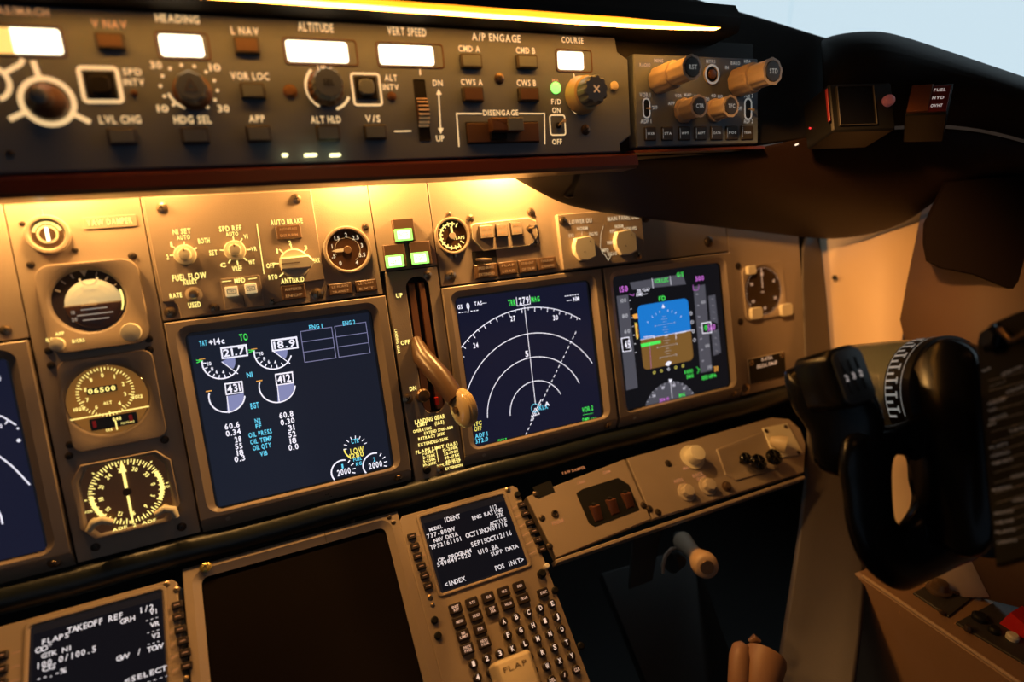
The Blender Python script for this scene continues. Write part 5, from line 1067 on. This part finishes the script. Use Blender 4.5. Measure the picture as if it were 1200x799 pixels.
# light strip
T = Thing('floodlight_strip', 'thin glowing yellow light strip along the hood above the autopilot panel', 'light strip', F, 500, 9, hs)
b = MB(); pts_t, pts_b = [], []
N = 32
for i in range(N+1):
    X = -40 + (842+40)*i/N; t = max(0, min(1, (842-X)/110)); wpx = .4 + 7.0*t**.7
    yc = 33.5 - (842-X)*.0712
    a, c = F.P(X, yc-wpx/2, hs+.002), F.P(X, yc+wpx/2, hs+.002); pts_t.append((a.x, a.y)); pts_b.append((c.x, c.y))
lp = pts_b + pts_t[::-1]
for i in range(N):
    q = [pts_b[i], pts_b[i+1], pts_t[i+1], pts_t[i]]
    b.face([(*p, hs+.005) for p in q], 'strip'); b.face([(*q[1], hs-.004),(*q[0], hs-.004),(*q[0], hs+.005),(*q[1], hs+.005)], 'striplow'); b.face([(*q[2], hs+.005),(*q[3], hs+.005),(*q[3], hs-.002),(*q[2], hs-.002)][::-1], 'hood')
T.part('tube', b)
# warning lights on the right
def wframe(o, ox, oy):
    o = W(*o); x = (W(*ox)-o).normalized(); y = (W(*oy)-o); n = x.cross(y).normalized(); y = n.cross(x)
    return Fr(None, M=Matrix.Translation(o) @ Matrix((x, y, n)).transposed().to_4x4())
FW = wframe((1010,122,3.10), (1045,121,3.11), (1012,92,3.11))
T = Thing('warning_light_box', 'black framed box with dark glass face and thin red edge, under the hood', 'warning light', FW, 1010, 122)
r_ = px_rect(FW, 972, 97, 1052, 151); b = MB(); b.plate(rr(*r_, .003), -.05, -.002, .002, 'black'); T.part('housing', b)
r_ = px_rect(FW, 980, 101, 1028, 146); b = MB(); b.ring(rr(*r_, .0006), rr(r_[0]+.0012,r_[1]+.0012,r_[2]-.0005,r_[3]-.0006,.0004), -.003, .001, .0003, 'dark2', depth=-.001); b.plate(rr(r_[0]+.001,r_[1]+.001,r_[2],r_[3],.0004), -.002, -.0008, 0, 'gloss'); T.part('glass_face', b)
r_ = px_rect(FW, 968, 104, 973, 142); b = MB(); b.plate(rr(*r_, .0006), -.002, .001, .0004, 'reddim'); T.part('edge_lens', b, label='thin red lens')
p = FW.P(1041, 118, 0); b = MB(); b.lathe(p.x, p.y, [(.006,-.002),(.006,.002),(.005,.004),(.002,.005)], 'reddim2', 20); T.part('reset_lamp', b, label='round pinkish lamp')
FX = wframe((1088,118,3.04), (1108,117,3.0), (1090,98,3.06))
T = Thing('legend_light_pair', 'small angled pair of legend lights, one amber and one dark red with white lettering', 'indicator light', FX, 1088, 118)
r_ = px_rect(FX, 1068, 100, 1110, 133); b = MB(); b.plate(rr(*r_, .001), -.05, -.001, .0006, 'black'); T.part('housing', b)
r_ = px_rect(FX, 1069, 101, 1087, 131); b = MB(); b.plate(rr(*r_, .0006), -.001, .002, .0005, 'ambermed'); T.part('lens', b, label='amber brown lens')
r_ = px_rect(FX, 1090, 101, 1109, 130); b = MB(); b.plate(rr(*r_, .0006), -.001, .0005, .0005, 'reddark')
for i, t_ in enumerate(('FUEL','HYD','OVHT')): b.text(t_, (r_[0]+r_[2])/2, r_[3]-(i+.6)*(r_[3]-r_[1])/3.3, .0008, .0034, 'glyphw', w=(r_[2]-r_[0])*.55)
T.part('lens', b, label='dark red lens with three white words')
for (X, Y, z, m, lab) in ((949,151,3.28,'redlamp','tiny red lamp below the black framed box at right'),(932,170,3.26,'sparkm','tiny bright reflector on the dark fairing below the tan knobs'),(1036,152,3.2,'sparkm','tiny bright reflector below the box with dark glass')):
    c = W(X, Y, z) if X == 949 else on_fairing(X, Y, .001); b = MB(); b.tube([tuple(Vector((0,0,0))), tuple(Vector((.004 if m=='sparkm' else .0005,0,.0012)))], .0012 if m=='redlamp' else .0010, m, 10); o = b.build('marker_lamp'); o.location = c; tag(o, lab, 'indicator light')
# ================================================================== RIGHT SIDE: fairing strip, cream wall, ledge, console
def srow(*r): return [[W(*p) for p in q] for q in r]
o = grid_mesh('trim_1', srow([(936,262,4.20),(950,270,4.27),(964,270,4.34)],[(941,400,4.2),(956,400,4.27),(972,400,4.34)],[(946,490,4.14),(966,500,4.17),(984,500,4.2)],[(943,556,3.95),(975,580,3.92),(1010,600,3.88)],[(925,680,3.72),(975,690,3.65),(1020,690,3.55)],[(905,799,3.5),(955,799,3.4),(1005,799,3.28)],[(888,900,3.3),(940,900,3.2),(992,900,3.05)]), 'wallp', .004, 1)
tag(o, 'brown strip of side trim between the instrument panel and the cream wall', 'trim', kind='structure')
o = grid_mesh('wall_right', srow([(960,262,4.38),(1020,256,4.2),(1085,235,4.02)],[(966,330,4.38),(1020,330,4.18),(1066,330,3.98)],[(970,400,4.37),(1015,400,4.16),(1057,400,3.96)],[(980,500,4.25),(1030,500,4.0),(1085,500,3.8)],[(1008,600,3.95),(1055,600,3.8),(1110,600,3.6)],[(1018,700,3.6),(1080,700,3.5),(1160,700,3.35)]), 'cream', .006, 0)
tag(o, 'cream side wall lit orange', 'wall', kind='structure')
o = grid_mesh('wall_right_2', srow([(1085,228,4.00),(1150,200,3.75),(1260,160,3.4),(1520,60,2.7)],[(1064,330,3.97),(1150,330,3.65),(1270,330,3.2),(1540,330,2.5)],[(1056,375,3.97),(1150,375,3.55),(1280,375,3.1),(1560,375,2.4)],[(1085,500,3.8),(1170,500,3.45),(1290,520,3.0),(1590,560,2.3)],[(1110,600,3.6),(1190,600,3.3),(1300,640,2.9),(1620,760,2.2)],[(1150,700,3.4),(1230,720,3.1),(1320,760,2.75),(1660,950,2.1)]), 'wallshade', .006, 0)
tag(o, 'side wall behind the control wheel, its shade put into a dim brown', 'wall', kind='structure')
b = MB(); c = W(968, 325, 4.30)
for X, Y, z in ((978,325,4.28),):
    c = W(X, Y, z); b = MB(); b.lathe(0, 0, [(.0035,0),(.0035,.002),(.001,.0025)], 'black', 14); o = b.build('wall_plug'); d = (CAMW-c).normalized(); o.matrix_world = Matrix.Translation(c) @ d.to_track_quat('Z','Y').to_matrix().to_4x4(); tag(o, 'small dark plug in the upper left of the cream wall', 'plug')
lp = [(1106,212),(1082,262),(1081,285),(1085,306),(1100,314),(1140,322),(1180,338),(1230,352),(1290,360),(1290,190)]
me_t = [W(X, Y, 3.62-.0012*(X-1080)) for X, Y in lp]; bk = [W(X+4, Y, 3.95-.0012*(X-1080)) for X, Y in lp]
ctr = sum(me_t, Vector())/len(me_t); fr_ = [p+(ctr-p)*.05+(CAMW-p).normalized()*.006 for p in me_t]
b = MB(); b.loft([[tuple(p) for p in bk],[tuple(p) for p in me_t],[tuple(p) for p in fr_]], 'ledge', cap0=True); o = b.build('window_ledge', smooth=50); tag(o, 'dark padded ledge under the side window, right of the cream wall', 'ledge')
# side console
P0 = W(1028, 687, 3.5); FC = Fr(None, M=Matrix.Translation(P0))
b = MB(); b.box(0, -.9, -P0.z+.001, .42, .03, -.0005, 'console', .004)
T = Thing('side_console', 'orange lit side console with a thin bright top edge at bottom right', 'console', FC, at=(0,-.1,-P0.z)); T.part('body', b)
b = MB(); b.tube([(.002,.02,-.001),(.002,-.88,-.001)], .0022, 'edge', 8); T.part('edge_strip', b)
def cons_plate(name, label, pts, z=.002, m='dark2'):
    T = Thing(name, label, 'control panel', FC, sum(p[0] for p in pts)/len(pts), sum(p[1] for p in pts)/len(pts)); lp = L2(FC, pts, z)
    A = sum(lp[i][0]*lp[(i+1)%len(lp)][1]-lp[(i+1)%len(lp)][0]*lp[i][1] for i in range(len(lp)))
    if A < 0: lp = lp[::-1]
    b = MB(); b.plate(lp, -.001, z, .0007, m); T.part('faceplate', b); return T
T = cons_plate('oxygen_panel', 'dark plate with a round dial knob on the side console, far one', [(1070,694),(1104,676),(1147,694),(1112,722)])
p = FC.P(1100, 692, .002); b = MB(); b.lathe(p.x, p.y, [(.013,.002),(.013,.005),(.010,.007),(.008,.014),(.006,.0155),(.002,.016)], 'bronze', 24); T.part('dial_knob', b)
for X, Y in ((1104,718),(1120,696),(1132,694)): p = FC.P(X, Y, .002); b = MB(); b.lathe(p.x, p.y, [(.0035,.002),(.0035,.004),(.001,.005)], 'screwd', 12); T.part('screw', b)
T = cons_plate('audio_panel', 'dark plate with a red guarded switch on the side console, at the right picture edge', [(1120,729),(1182,696),(1290,742),(1240,800)])
p = FC.P(1198, 738, .002); b = MB(); b.loft([[(p.x-.012,p.y-.016,.002),(p.x+.012,p.y-.016,.002),(p.x+.012,p.y+.016,.002),(p.x-.012,p.y+.016,.002)],[(p.x-.011,p.y-.015,.014),(p.x+.011,p.y-.015,.014),(p.x+.011,p.y+.010,.022),(p.x-.011,p.y+.010,.022)]], 'redcap'); T.part('switch_guard', b, label='red switch guard')
for X, Y, r_, m in ((1148,725,.008,'black'),(1186,748,.006,'knobw'),(1165,740,.006,'black'),(1134,738,.004,'screwd')):
    p = FC.P(X, Y, .002); b = MB(); b.lathe(p.x, p.y, [(r_,.002),(r_,.006),(r_*.7,.008),(r_*.3,.008)], m, 18); T.part('knob', b)
# ================================================================== FOOTWELL
def slab(name, pts, thick, m, label=None, cat=None, kind=None, bev=.001):
    f = [W(*p) for p in pts]; n = (f[1]-f[0]).cross(f[2]-f[0]).normalized()
    if n.dot(CAMW-f[0]) < 0: n = -n
    c = sum(f, Vector())/len(f); bk = [p - n*thick for p in f]; q = [p+(c-p)*.01 + n*.0015 for p in f]
    b = MB(); b.loft([[tuple(p-c) for p in bk],[tuple(p-c) for p in f],[tuple(p-c) for p in q]], m, cap0=True); o = b.build(name); o.location = c; tag(o, label, cat, kind=kind); return o
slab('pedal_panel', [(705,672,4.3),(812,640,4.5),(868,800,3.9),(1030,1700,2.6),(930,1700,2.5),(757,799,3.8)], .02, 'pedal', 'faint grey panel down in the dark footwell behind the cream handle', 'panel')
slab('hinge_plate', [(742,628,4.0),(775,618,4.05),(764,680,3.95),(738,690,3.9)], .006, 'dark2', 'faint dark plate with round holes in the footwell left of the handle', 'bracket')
T = Thing('pull_handle', 'cream waisted pull handle sticking out of the dark footwell', 'handle', FA, at=tuple(FA.I @ W(806,641,3.75)))
a, e = FA.I @ W(800,634,3.82), FA.I @ W(828,664,3.35); d = e-a
b = MB(); b.tube([tuple(a+d*t) for t in (0,.25,.45,.62,.75,.86,.93,1.0,1.02)], [.0125,.0105,.0088,.0098,.0125,.0148,.0152,.0138,.011], 'handlecream', 24); T.part('grip', b, smooth=60)
b = MB(); b.tube([tuple(a+d*1.015), tuple(a+d*1.035)], [.0085,.0075], 'bronze', 20); T.part('end_plug', b)
b = MB(); b.tube([tuple(a-d*.25), tuple(a)], [.006,.006], 'dark2', 12); T.part('rod', b)
T = Thing('ring_handle', 'thin pale half ring left of the cream handle', 'handle', FA, at=tuple(FA.I @ W(785,660,3.8)))
b = MB(); b.tube([tuple(FA.I @ W(*p)) for p in ((797,641,3.8),(787,643,3.8),(780,651,3.79),(777,662,3.78),(777,672,3.77))], [.0012,.0022,.0026,.0022,.0016], 'handlecream', 10); T.part('ring', b, smooth=60)
b = MB(); b.tube([tuple(FA.I @ W(797,655,3.85)), tuple(FA.I @ W(786,660,3.79))], [.010,.013], 'dark2', 16); T.part('boss', b)
T = Thing('crank_fitting', 'brown pair of rounded upright fittings at the bottom edge, right of the footwell', 'fitting', FA, at=tuple(FA.I @ W(885,800,3.3)))
b = MB(); b.tube([tuple(FA.I @ W(*p)) for p in ((866,850,3.2),(866,800,3.25),(867,768,3.3),(868,757,3.33),(868,753,3.35))], [.011,.012,.0115,.009,.003], 'fitting', 18); T.part('post', b, smooth=60)
b = MB(); b.tube([tuple(FA.I @ W(*p)) for p in ((889,860,3.15),(892,800,3.25),(896,774,3.30),(897,768,3.32),(898,766,3.325))], [.016,.020,.0235,.0225,.016], 'fitting', 22); T.part('post', b, smooth=60)
b = MB(); b.tube([tuple(FA.I @ W(*p)) for p in ((878,752,3.4),(884,748,3.4),(890,752,3.4))], [.003,.005,.003], 'fitting', 10); T.part('link', b, smooth=60)
for X, Y, m in ((919,747,'knobw'),(913,774,'knobt')): pass
# ================================================================== CONTROL WHEEL
def axisframe(a, e):
    z = (e-a).normalized(); x = z.orthogonal().normalized(); up = Vector((0,0,1)); x = (up - z*up.dot(z)).normalized(); y = z.cross(x)
    return Fr(None, M=Matrix.Translation(a) @ Matrix((x, y, z)).transposed().to_4x4())
rw = bpy.data.objects.new('control_wheel', None); C.objects.link(rw); rw.location = W(1100,500,2.5); tag(rw, 'glossy black control wheel horn with a grey drum, in front of the cream wall', 'control wheel'); bpy.context.view_layer.update()
def yk(name, b, label=None, smooth=60, fr=None):
    o = b.build(name, None, fr, (0,0,0), smooth); mw = fr.M if fr else Matrix.Identity(4); o.parent = rw; o.matrix_parent_inverse = rw.matrix_world.inverted(); o.matrix_world = mw
    if label: o['label'] = label
    return o
px2 = lambda px_, z: px_*z/FPX*U
def wtube(b, pts, m='gloss', n=24): b.tube([tuple(W(x, y, z)) for x, y, z, r in pts], [px2(r, z) for x, y, z, r in pts], m, n)
# rounded ring round the finger hole, its section running from the hole edge to the outer edge
PR = [((1050,497),(1053,533)),((1095,480),(1060,535)),((1145,500),(1063,545)),((1155,560),(1064,562)),((1158,615),(1068,580)),((1150,650),(1066,593)),((1125,663),(1061,603)),((1086,682),(1056,610)),((1059,692),(1053,613)),((1033,682),(1050,610)),((1007,656),(1048,603)),((992,617),(1046.5,590)),((987,577),(1045.5,569)),((982,545),(1045.5,552)),((990,512),(1047,540)),((1018,500),(1050,534))]
def cr(p0, p1, p2, p3, t): return tuple(.5*((2*b_)+(-a_+c_)*t+(2*a_-5*b_+4*c_-d_)*t*t+(-a_+3*b_-3*c_+d_)*t**3) for a_, b_, c_, d_ in zip(p0, p1, p2, p3))
nP = len(PR); ringl = []
for i in range(nP):
    for t in (0, .25, .5, .75):
        O = cr(PR[i-1][0], PR[i][0], PR[(i+1)%nP][0], PR[(i+2)%nP][0], t); I = cr(PR[i-1][1], PR[i][1], PR[(i+1)%nP][1], PR[(i+2)%nP][1], t)
        zc = 2.40 + .0007*(O[0]-990); o_, i_ = W(*O, zc), W(*I, zc); mid = (o_+i_)/2; hv = (o_-i_)/2; dd = ray(1055,570).normalized()
        rz = min(.028, max(.016, hv.length*.75))
        ringl.append([tuple(mid + hv*math.copysign(abs(math.cos(a))**.75, math.cos(a)) + dd*rz*math.sin(a)) for a in [2*PI*k/24 for k in range(24)]])
ringl.append(ringl[0])
b = MB(); b.loft(ringl, 'gloss', cap1=False); yk('horn_ring', b, 'glossy black ring round the finger hole', 70)
FG = wframe((1000,500,2.40), (1050,492,2.33), (992,450,2.41))
def fgpoly(pts, F_=None):
    lp = L2(F_ or FG, pts); n = len(lp); out = []
    for i in range(n):
        for t in (0, .33, .66): out.append(cr(lp[i-1], lp[i], lp[(i+1)%n], lp[(i+2)%n], t))
    if sum(out[i][0]*out[(i+1)%len(out)][1]-out[(i+1)%len(out)][0]*out[i][1] for i in range(len(out))) < 0: out = out[::-1]
    return out
b = MB(); q = fgpoly([(918,442),(925,432),(955,420),(985,412),(1012,440),(1034,480),(1036,515),(1010,556),(980,560),(953,543),(947,508),(927,477)])
c0 = (sum(p[0] for p in q)/len(q), sum(p[1] for p in q)/len(q)); sc = lambda k: [(c0[0]+(x-c0[0])*k, c0[1]+(y-c0[1])*k) for x, y in q]
b.loft([(sc(.72),-.034),(sc(.9),-.031),(sc(.985),-.024),(sc(1),-.016),(sc(1),-.008),(sc(.96),0),(sc(.86),.005),(sc(.5),.007)], 'gloss', cap0=True); yk('grip', b, 'black hand grip', 70, FG)
FGc = wframe((1110,520,2.36), (1160,515,2.26), (1106,460,2.38))
b = MB(); q = fgpoly([(1058,485),(1056,459),(1066,431),(1082,407),(1105,395),(1136,405),(1148,437),(1160,560),(1163,640),(1120,655),(1080,610),(1064,545)], FGc)
c0 = (sum(p[0] for p in q)/len(q), sum(p[1] for p in q)/len(q)); sc = lambda k: [(c0[0]+(x-c0[0])*k, c0[1]+(y-c0[1])*k) for x, y in q]
b.loft([(sc(.9),-.075),(sc(.985),-.068),(sc(1),-.05),(sc(1),-.012),(sc(.975),-.003),(sc(.93),0)], 'gloss', cap0=True); yk('hub_cover', b, 'black hub cover', 70, FGc)
b = MB(); b.tube([tuple(W(1152,y,2.36)) for y in (425,480,540,600,648)], .012, 'black', 12); yk('board_bracket', b)
a_, e_ = W(1000,464,3.02), W(1124,462,2.50); FH = axisframe(a_, e_); Lh = (e_-a_).length
r1, r2 = px2(60, 3.02), px2(70, 2.50)
b = MB(); b.loft([(circ(0,0,r1*.5,48),-.03),(circ(0,0,r1*.9,48),-.02),(circ(0,0,r1,48),0),(circ(0,0,r1+(r2-r1)*.7,48),Lh*.62),(circ(0,0,r2*.98,48),Lh*.78)], 'hubgrey', cap0=True); yk('drum', b, 'dull grey drum', 60, FH)
b = MB(); b.loft([(circ(0,0,r2*.985,48),Lh*.745),(circ(0,0,r2*1.0,48),Lh*.75),(circ(0,0,r2*1.0,48),Lh*.97),(circ(0,0,r2*.9,48),Lh*1.0)], 'black'); yk('scale_ring', b, None, 40, FH)
b = MB()
for i in range(20):
    t = math.radians(-30+i*7.0); R0 = r2*1.006
    def cp(th, z): return (R0*math.cos(th), R0*math.sin(th), z)
    d = .0010/R0; z0, z1 = Lh*.77, Lh*(.86 if i % 2 == 0 else .83)
    b.face([cp(t-d,z0),cp(t+d,z0),cp(t+d,z1),cp(t-d,z1)], 'glyphs')
    if i % 2 == 0: b.face([cp(t-d*3,z1),cp(t+d*3,z1),cp(t+d*3,z1+.0012),cp(t-d*3,z1+.0012)], 'glyphs')
for z0 in (.765,.90):
    for i in range(24):
        t = math.radians(-30+i*5.6); t2 = math.radians(-30+(i+1)*5.6)
        b.face([cp(t,Lh*z0),cp(t2,Lh*z0),cp(t2,Lh*z0+.0006),cp(t,Lh*z0+.0006)], 'glyphs')
yk('scale_marks', b, 'white graduation marks', 40, FH)
# digit wheels plate on the thumb side
FD = wframe((1000,440,2.22), (1022,434,2.24), (992,408,2.24))
b = MB(); w_, h_ = px2(25.5, 2.22), px2(36, 2.22)
b.plate(rr(-w_,-h_,w_,h_,.009,6), -.040, 0, .004, 'gloss'); yk('number_box', b, None, 60, FD)
b = MB(); b.plate(rr(-w_*.84,-h_*.88,w_*.84,h_*.88,.007,6), 0, .0012, .0006, 'plategrey'); yk('number_plate', b, 'matt grey face plate', 40, FD)
b = MB()
for i in (-1,0,1):
    x = i*w_*.40 - w_*.05
    for y0, y1 in ((h_*.16,h_*.55),(-h_*.52,-h_*.14)): b.plate(rr(x-.0009, y0+i*.0006, x+.0009, y1+i*.0006, .0004), .0012, .0014, 0, 'seam')
yk('number_slots', b, None, 40, FD)
b = MB()
for i, t_ in zip((-1,0,1), '232'): b.text(t_, i*w_*.40-w_*.05, i*.0005, .0016, .0046, 'glyphw')
yk('digits', b, 'white digits 2 3 2', 40, FD)
b = MB(); wtube(b, [(1001,588,2.2,2.0),(1004,612,2.2,2.4),(1004.5,617,2.2,1.5)], 'reddim', 8)
# checklist board
FK_ = wframe((1205,520,1.98), (1260,505,1.84), (1198,430,2.02))
T = Thing('checklist_board', 'black checklist board with rows of small white lettering clipped to the control wheel', 'clipboard', FK_, at=(0,0,-.006))
lp = L2(FK_, [(1144,402),(1158,380),(1190,366),(1260,345),(1290,352),(1320,620),(1166,664),(1156,560)]); lp = lp if sum(lp[i][0]*lp[(i+1)%len(lp)][1]-lp[(i+1)%len(lp)][0]*lp[i][1] for i in range(len(lp))) > 0 else lp[::-1]
b = MB(); b.plate(lp, -.008, 0, .0012, 'boardblack'); T.part('board', b)
b = MB()
LN = [(1178,399,20,'CHECKLIST'),(1152,433,10,'NO'),(1182,434,26,'BEFORE START'),(1165,449,20,'------'),(1186,456,24,'AFTER START'),(1164,470,22,'ENGINE BLEED'),(1159,480,10,'PACKS'),(1165,489,22,'ANTI ICE'),(1158,497,10,'APU'),
      (1188,503,20,'TAXI'),(1166,522,22,'FLAPS'),(1168,532,24,'CONTROLS'),(1170,541,26,'TRIM UNITS'),(1190,557,20,'TAKEOFF'),(1170,572,24,'BRIEFING'),(1192,585,20,'LANDING'),(1172,600,24,'SPEED BRAKE'),(1173,611,24,'GEAR'),(1174,622,24,'FLAPS'),(1176,634,24,'LIGHTS')]
for X, Y, w_, t_ in LN: ctext(b, FK_, t_, X+4, Y, w_, 2.8, 'glyphdimw', .0003, bold=False)
for Y in range(440, 640, 12): b.stroke(L2(FK_, [(1158+(Y-440)*.06, Y+6),(1215, Y-9)], .0003), .0003, .0003, 'linedim')
T.part('lettering', b)
b = MB(); lp2 = L2(FK_, [(1150,402),(1153,388),(1168,380),(1178,392),(1172,408),(1158,412)], .004)
lp2 = lp2 if sum(lp2[i][0]*lp2[(i+1)%len(lp2)][1]-lp2[(i+1)%len(lp2)][0]*lp2[i][1] for i in range(len(lp2))) > 0 else lp2[::-1]
b.plate(lp2, 0, .010, .003, 'gloss'); b.tube([tuple(FK_.P(1172,385,.006)),tuple(FK_.P(1186,400,.006)),tuple(FK_.P(1200,392,.006)),tuple(FK_.P(1230,372,.006))], [.0025,.0022,.0022,.0022], 'bronze', 10); T.part('clip', b)
# ================================================================== SHELL OF THE FLIGHT DECK
def wbox(name, x0, y0, z0, x1, y1, z1, m, label):
    b = MB(); b.box(x0, y0, z0, x1, y1, z1, m); o = b.build(name); tag(o, label, name.split('_')[0], kind='structure'); return o
wbox('floor', -1.7, -1.7, -.06, 1.6, 1.0, 0, 'dark', 'dark floor'); wbox('ceiling', -1.7, -1.7, 1.95, 1.6, 1.0, 2.0, 'wallp', 'ceiling')
wbox('wall_back', -1.7, -1.75, 0, 1.6, -1.7, 2.0, 'wallp', 'rear wall'); wbox('wall_left', -1.75, -1.7, 0, -1.7, 1.0, 2.0, 'wallp', 'left wall')
wbox('wall_side_lower', 1.55, -1.7, 0, 1.6, 1.0, 1.12, 'wallp', 'lower side wall under the window'); wbox('wall_side_upper', 1.55, -1.7, 1.86, 1.6, 1.0, 2.0, 'wallp', 'side wall above the window'); wbox('wall_side_rear', 1.55, -1.7, 1.1, 1.6, -.95, 1.9, 'wallp', 'rear part of side wall')
wbox('wall_front', -1.7, .75, 0, 1.6, .80, 1.17, 'dark', 'nose wall below the windscreen'); wbox('wall_front_upper', -1.7, .75, 1.80, 1.6, .80, 2.0, 'wallp', 'frame above the windscreen')
for n, (x0, y0, x1, y1, z0, z1) in {'window_1': (-1.7, .77, 1.58, .775, 1.17, 1.80), 'window_2': (1.57, -.95, 1.575, .77, 1.12, 1.86)}.items():
    b = MB(); b.box(x0, y0, z0, x1, y1, z1, 'windscreen'); o = b.build(n); tag(o, 'bright windscreen glass' if n == 'window_1' else 'bright side window glass', 'window', kind='structure')
# ================================================================== LIGHT
def lamp(name, kind, loc, power, col, size=.02, look=None, spot=None, blend=.5, sy=None):
    l = bpy.data.lights.new(name, kind); l.energy = power; l.color = col
    if kind == 'AREA': l.shape = 'RECTANGLE' if sy else 'DISK'; l.size = size; 
    if kind == 'AREA' and sy: l.size_y = sy
    if kind in ('POINT', 'SPOT'): l.shadow_soft_size = size
    if kind == 'SPOT': l.spot_size = math.radians(spot); l.spot_blend = blend
    o = bpy.data.objects.new(name, l); C.objects.link(o); o.location = loc
    if look is not None: o.rotation_euler = (Vector(look)-Vector(loc)).to_track_quat('-Z','Y').to_euler()
    return o
WARM = (1, .50, .14)
for X, pw, v, w_ in ((-60,.9,-.73,-.12),(70,1.0,-.73,-.12),(190,.5,-.73,-.12),(418,1.5,-.71,-.11),(588,2.5,-.71,-.12)):
    p = FA.P(X, 232 - (X-420)*.03); q = uvw((p.x/U, v, w_)); lamp('flood_lamp', 'POINT', q, pw*K_FLOOD, WARM, .012)
lamp('dome_lamp', 'AREA', (.25,-.95,1.85), K_DOME, (1,.42,.14), .30, (.3,.1,.9))
s0 = W(800,-150,1.8); lamp('map_lamp', 'SPOT', s0, K_MAP, (1,.46,.13), .025, W(1012,350,4.1), 38, 1)
lamp('blue_fill', 'AREA', (-.3,-1.55,1.0), K_FILL, (.50,.74,1), 1.0, (.2,.2,1.1), sy=1.0)  # unseen bluish fill lamp, added to cool the autopilot panel and the shadows
w = bpy.data.worlds.new('sky'); bpy.context.scene.world = w; w.use_nodes = True
bg = w.node_tree.nodes['Background']; bg.inputs[0].default_value = (.72,.84,.92,1); bg.inputs[1].default_value = .98
# ================================================================== CAMERA
cd = bpy.data.cameras.new('camera'); cam = bpy.data.objects.new('camera', cd); C.objects.link(cam)
cd.sensor_width = 36; cd.lens = FPX/1200*36; cd.clip_start = .02; cd.clip_end = 100
RT = R.transposed(); ax = [A3 @ (FLIP @ (RT @ Vector(v))) for v in ((1,0,0),(0,-1,0),(0,0,-1))]
cam.matrix_world = Matrix.Translation(CAMW) @ Matrix(ax).transposed().to_4x4()
cd.dof.use_dof = True; cd.dof.focus_distance = 3.05*U; cd.dof.aperture_fstop = 2.2
bpy.context.scene.camera = cam
vs_ = bpy.context.scene.view_settings; vs_.view_transform = 'Standard'; vs_.look = 'None'; vs_.gamma = 1; vs_.exposure = 0; vs_.use_curve_mapping = False
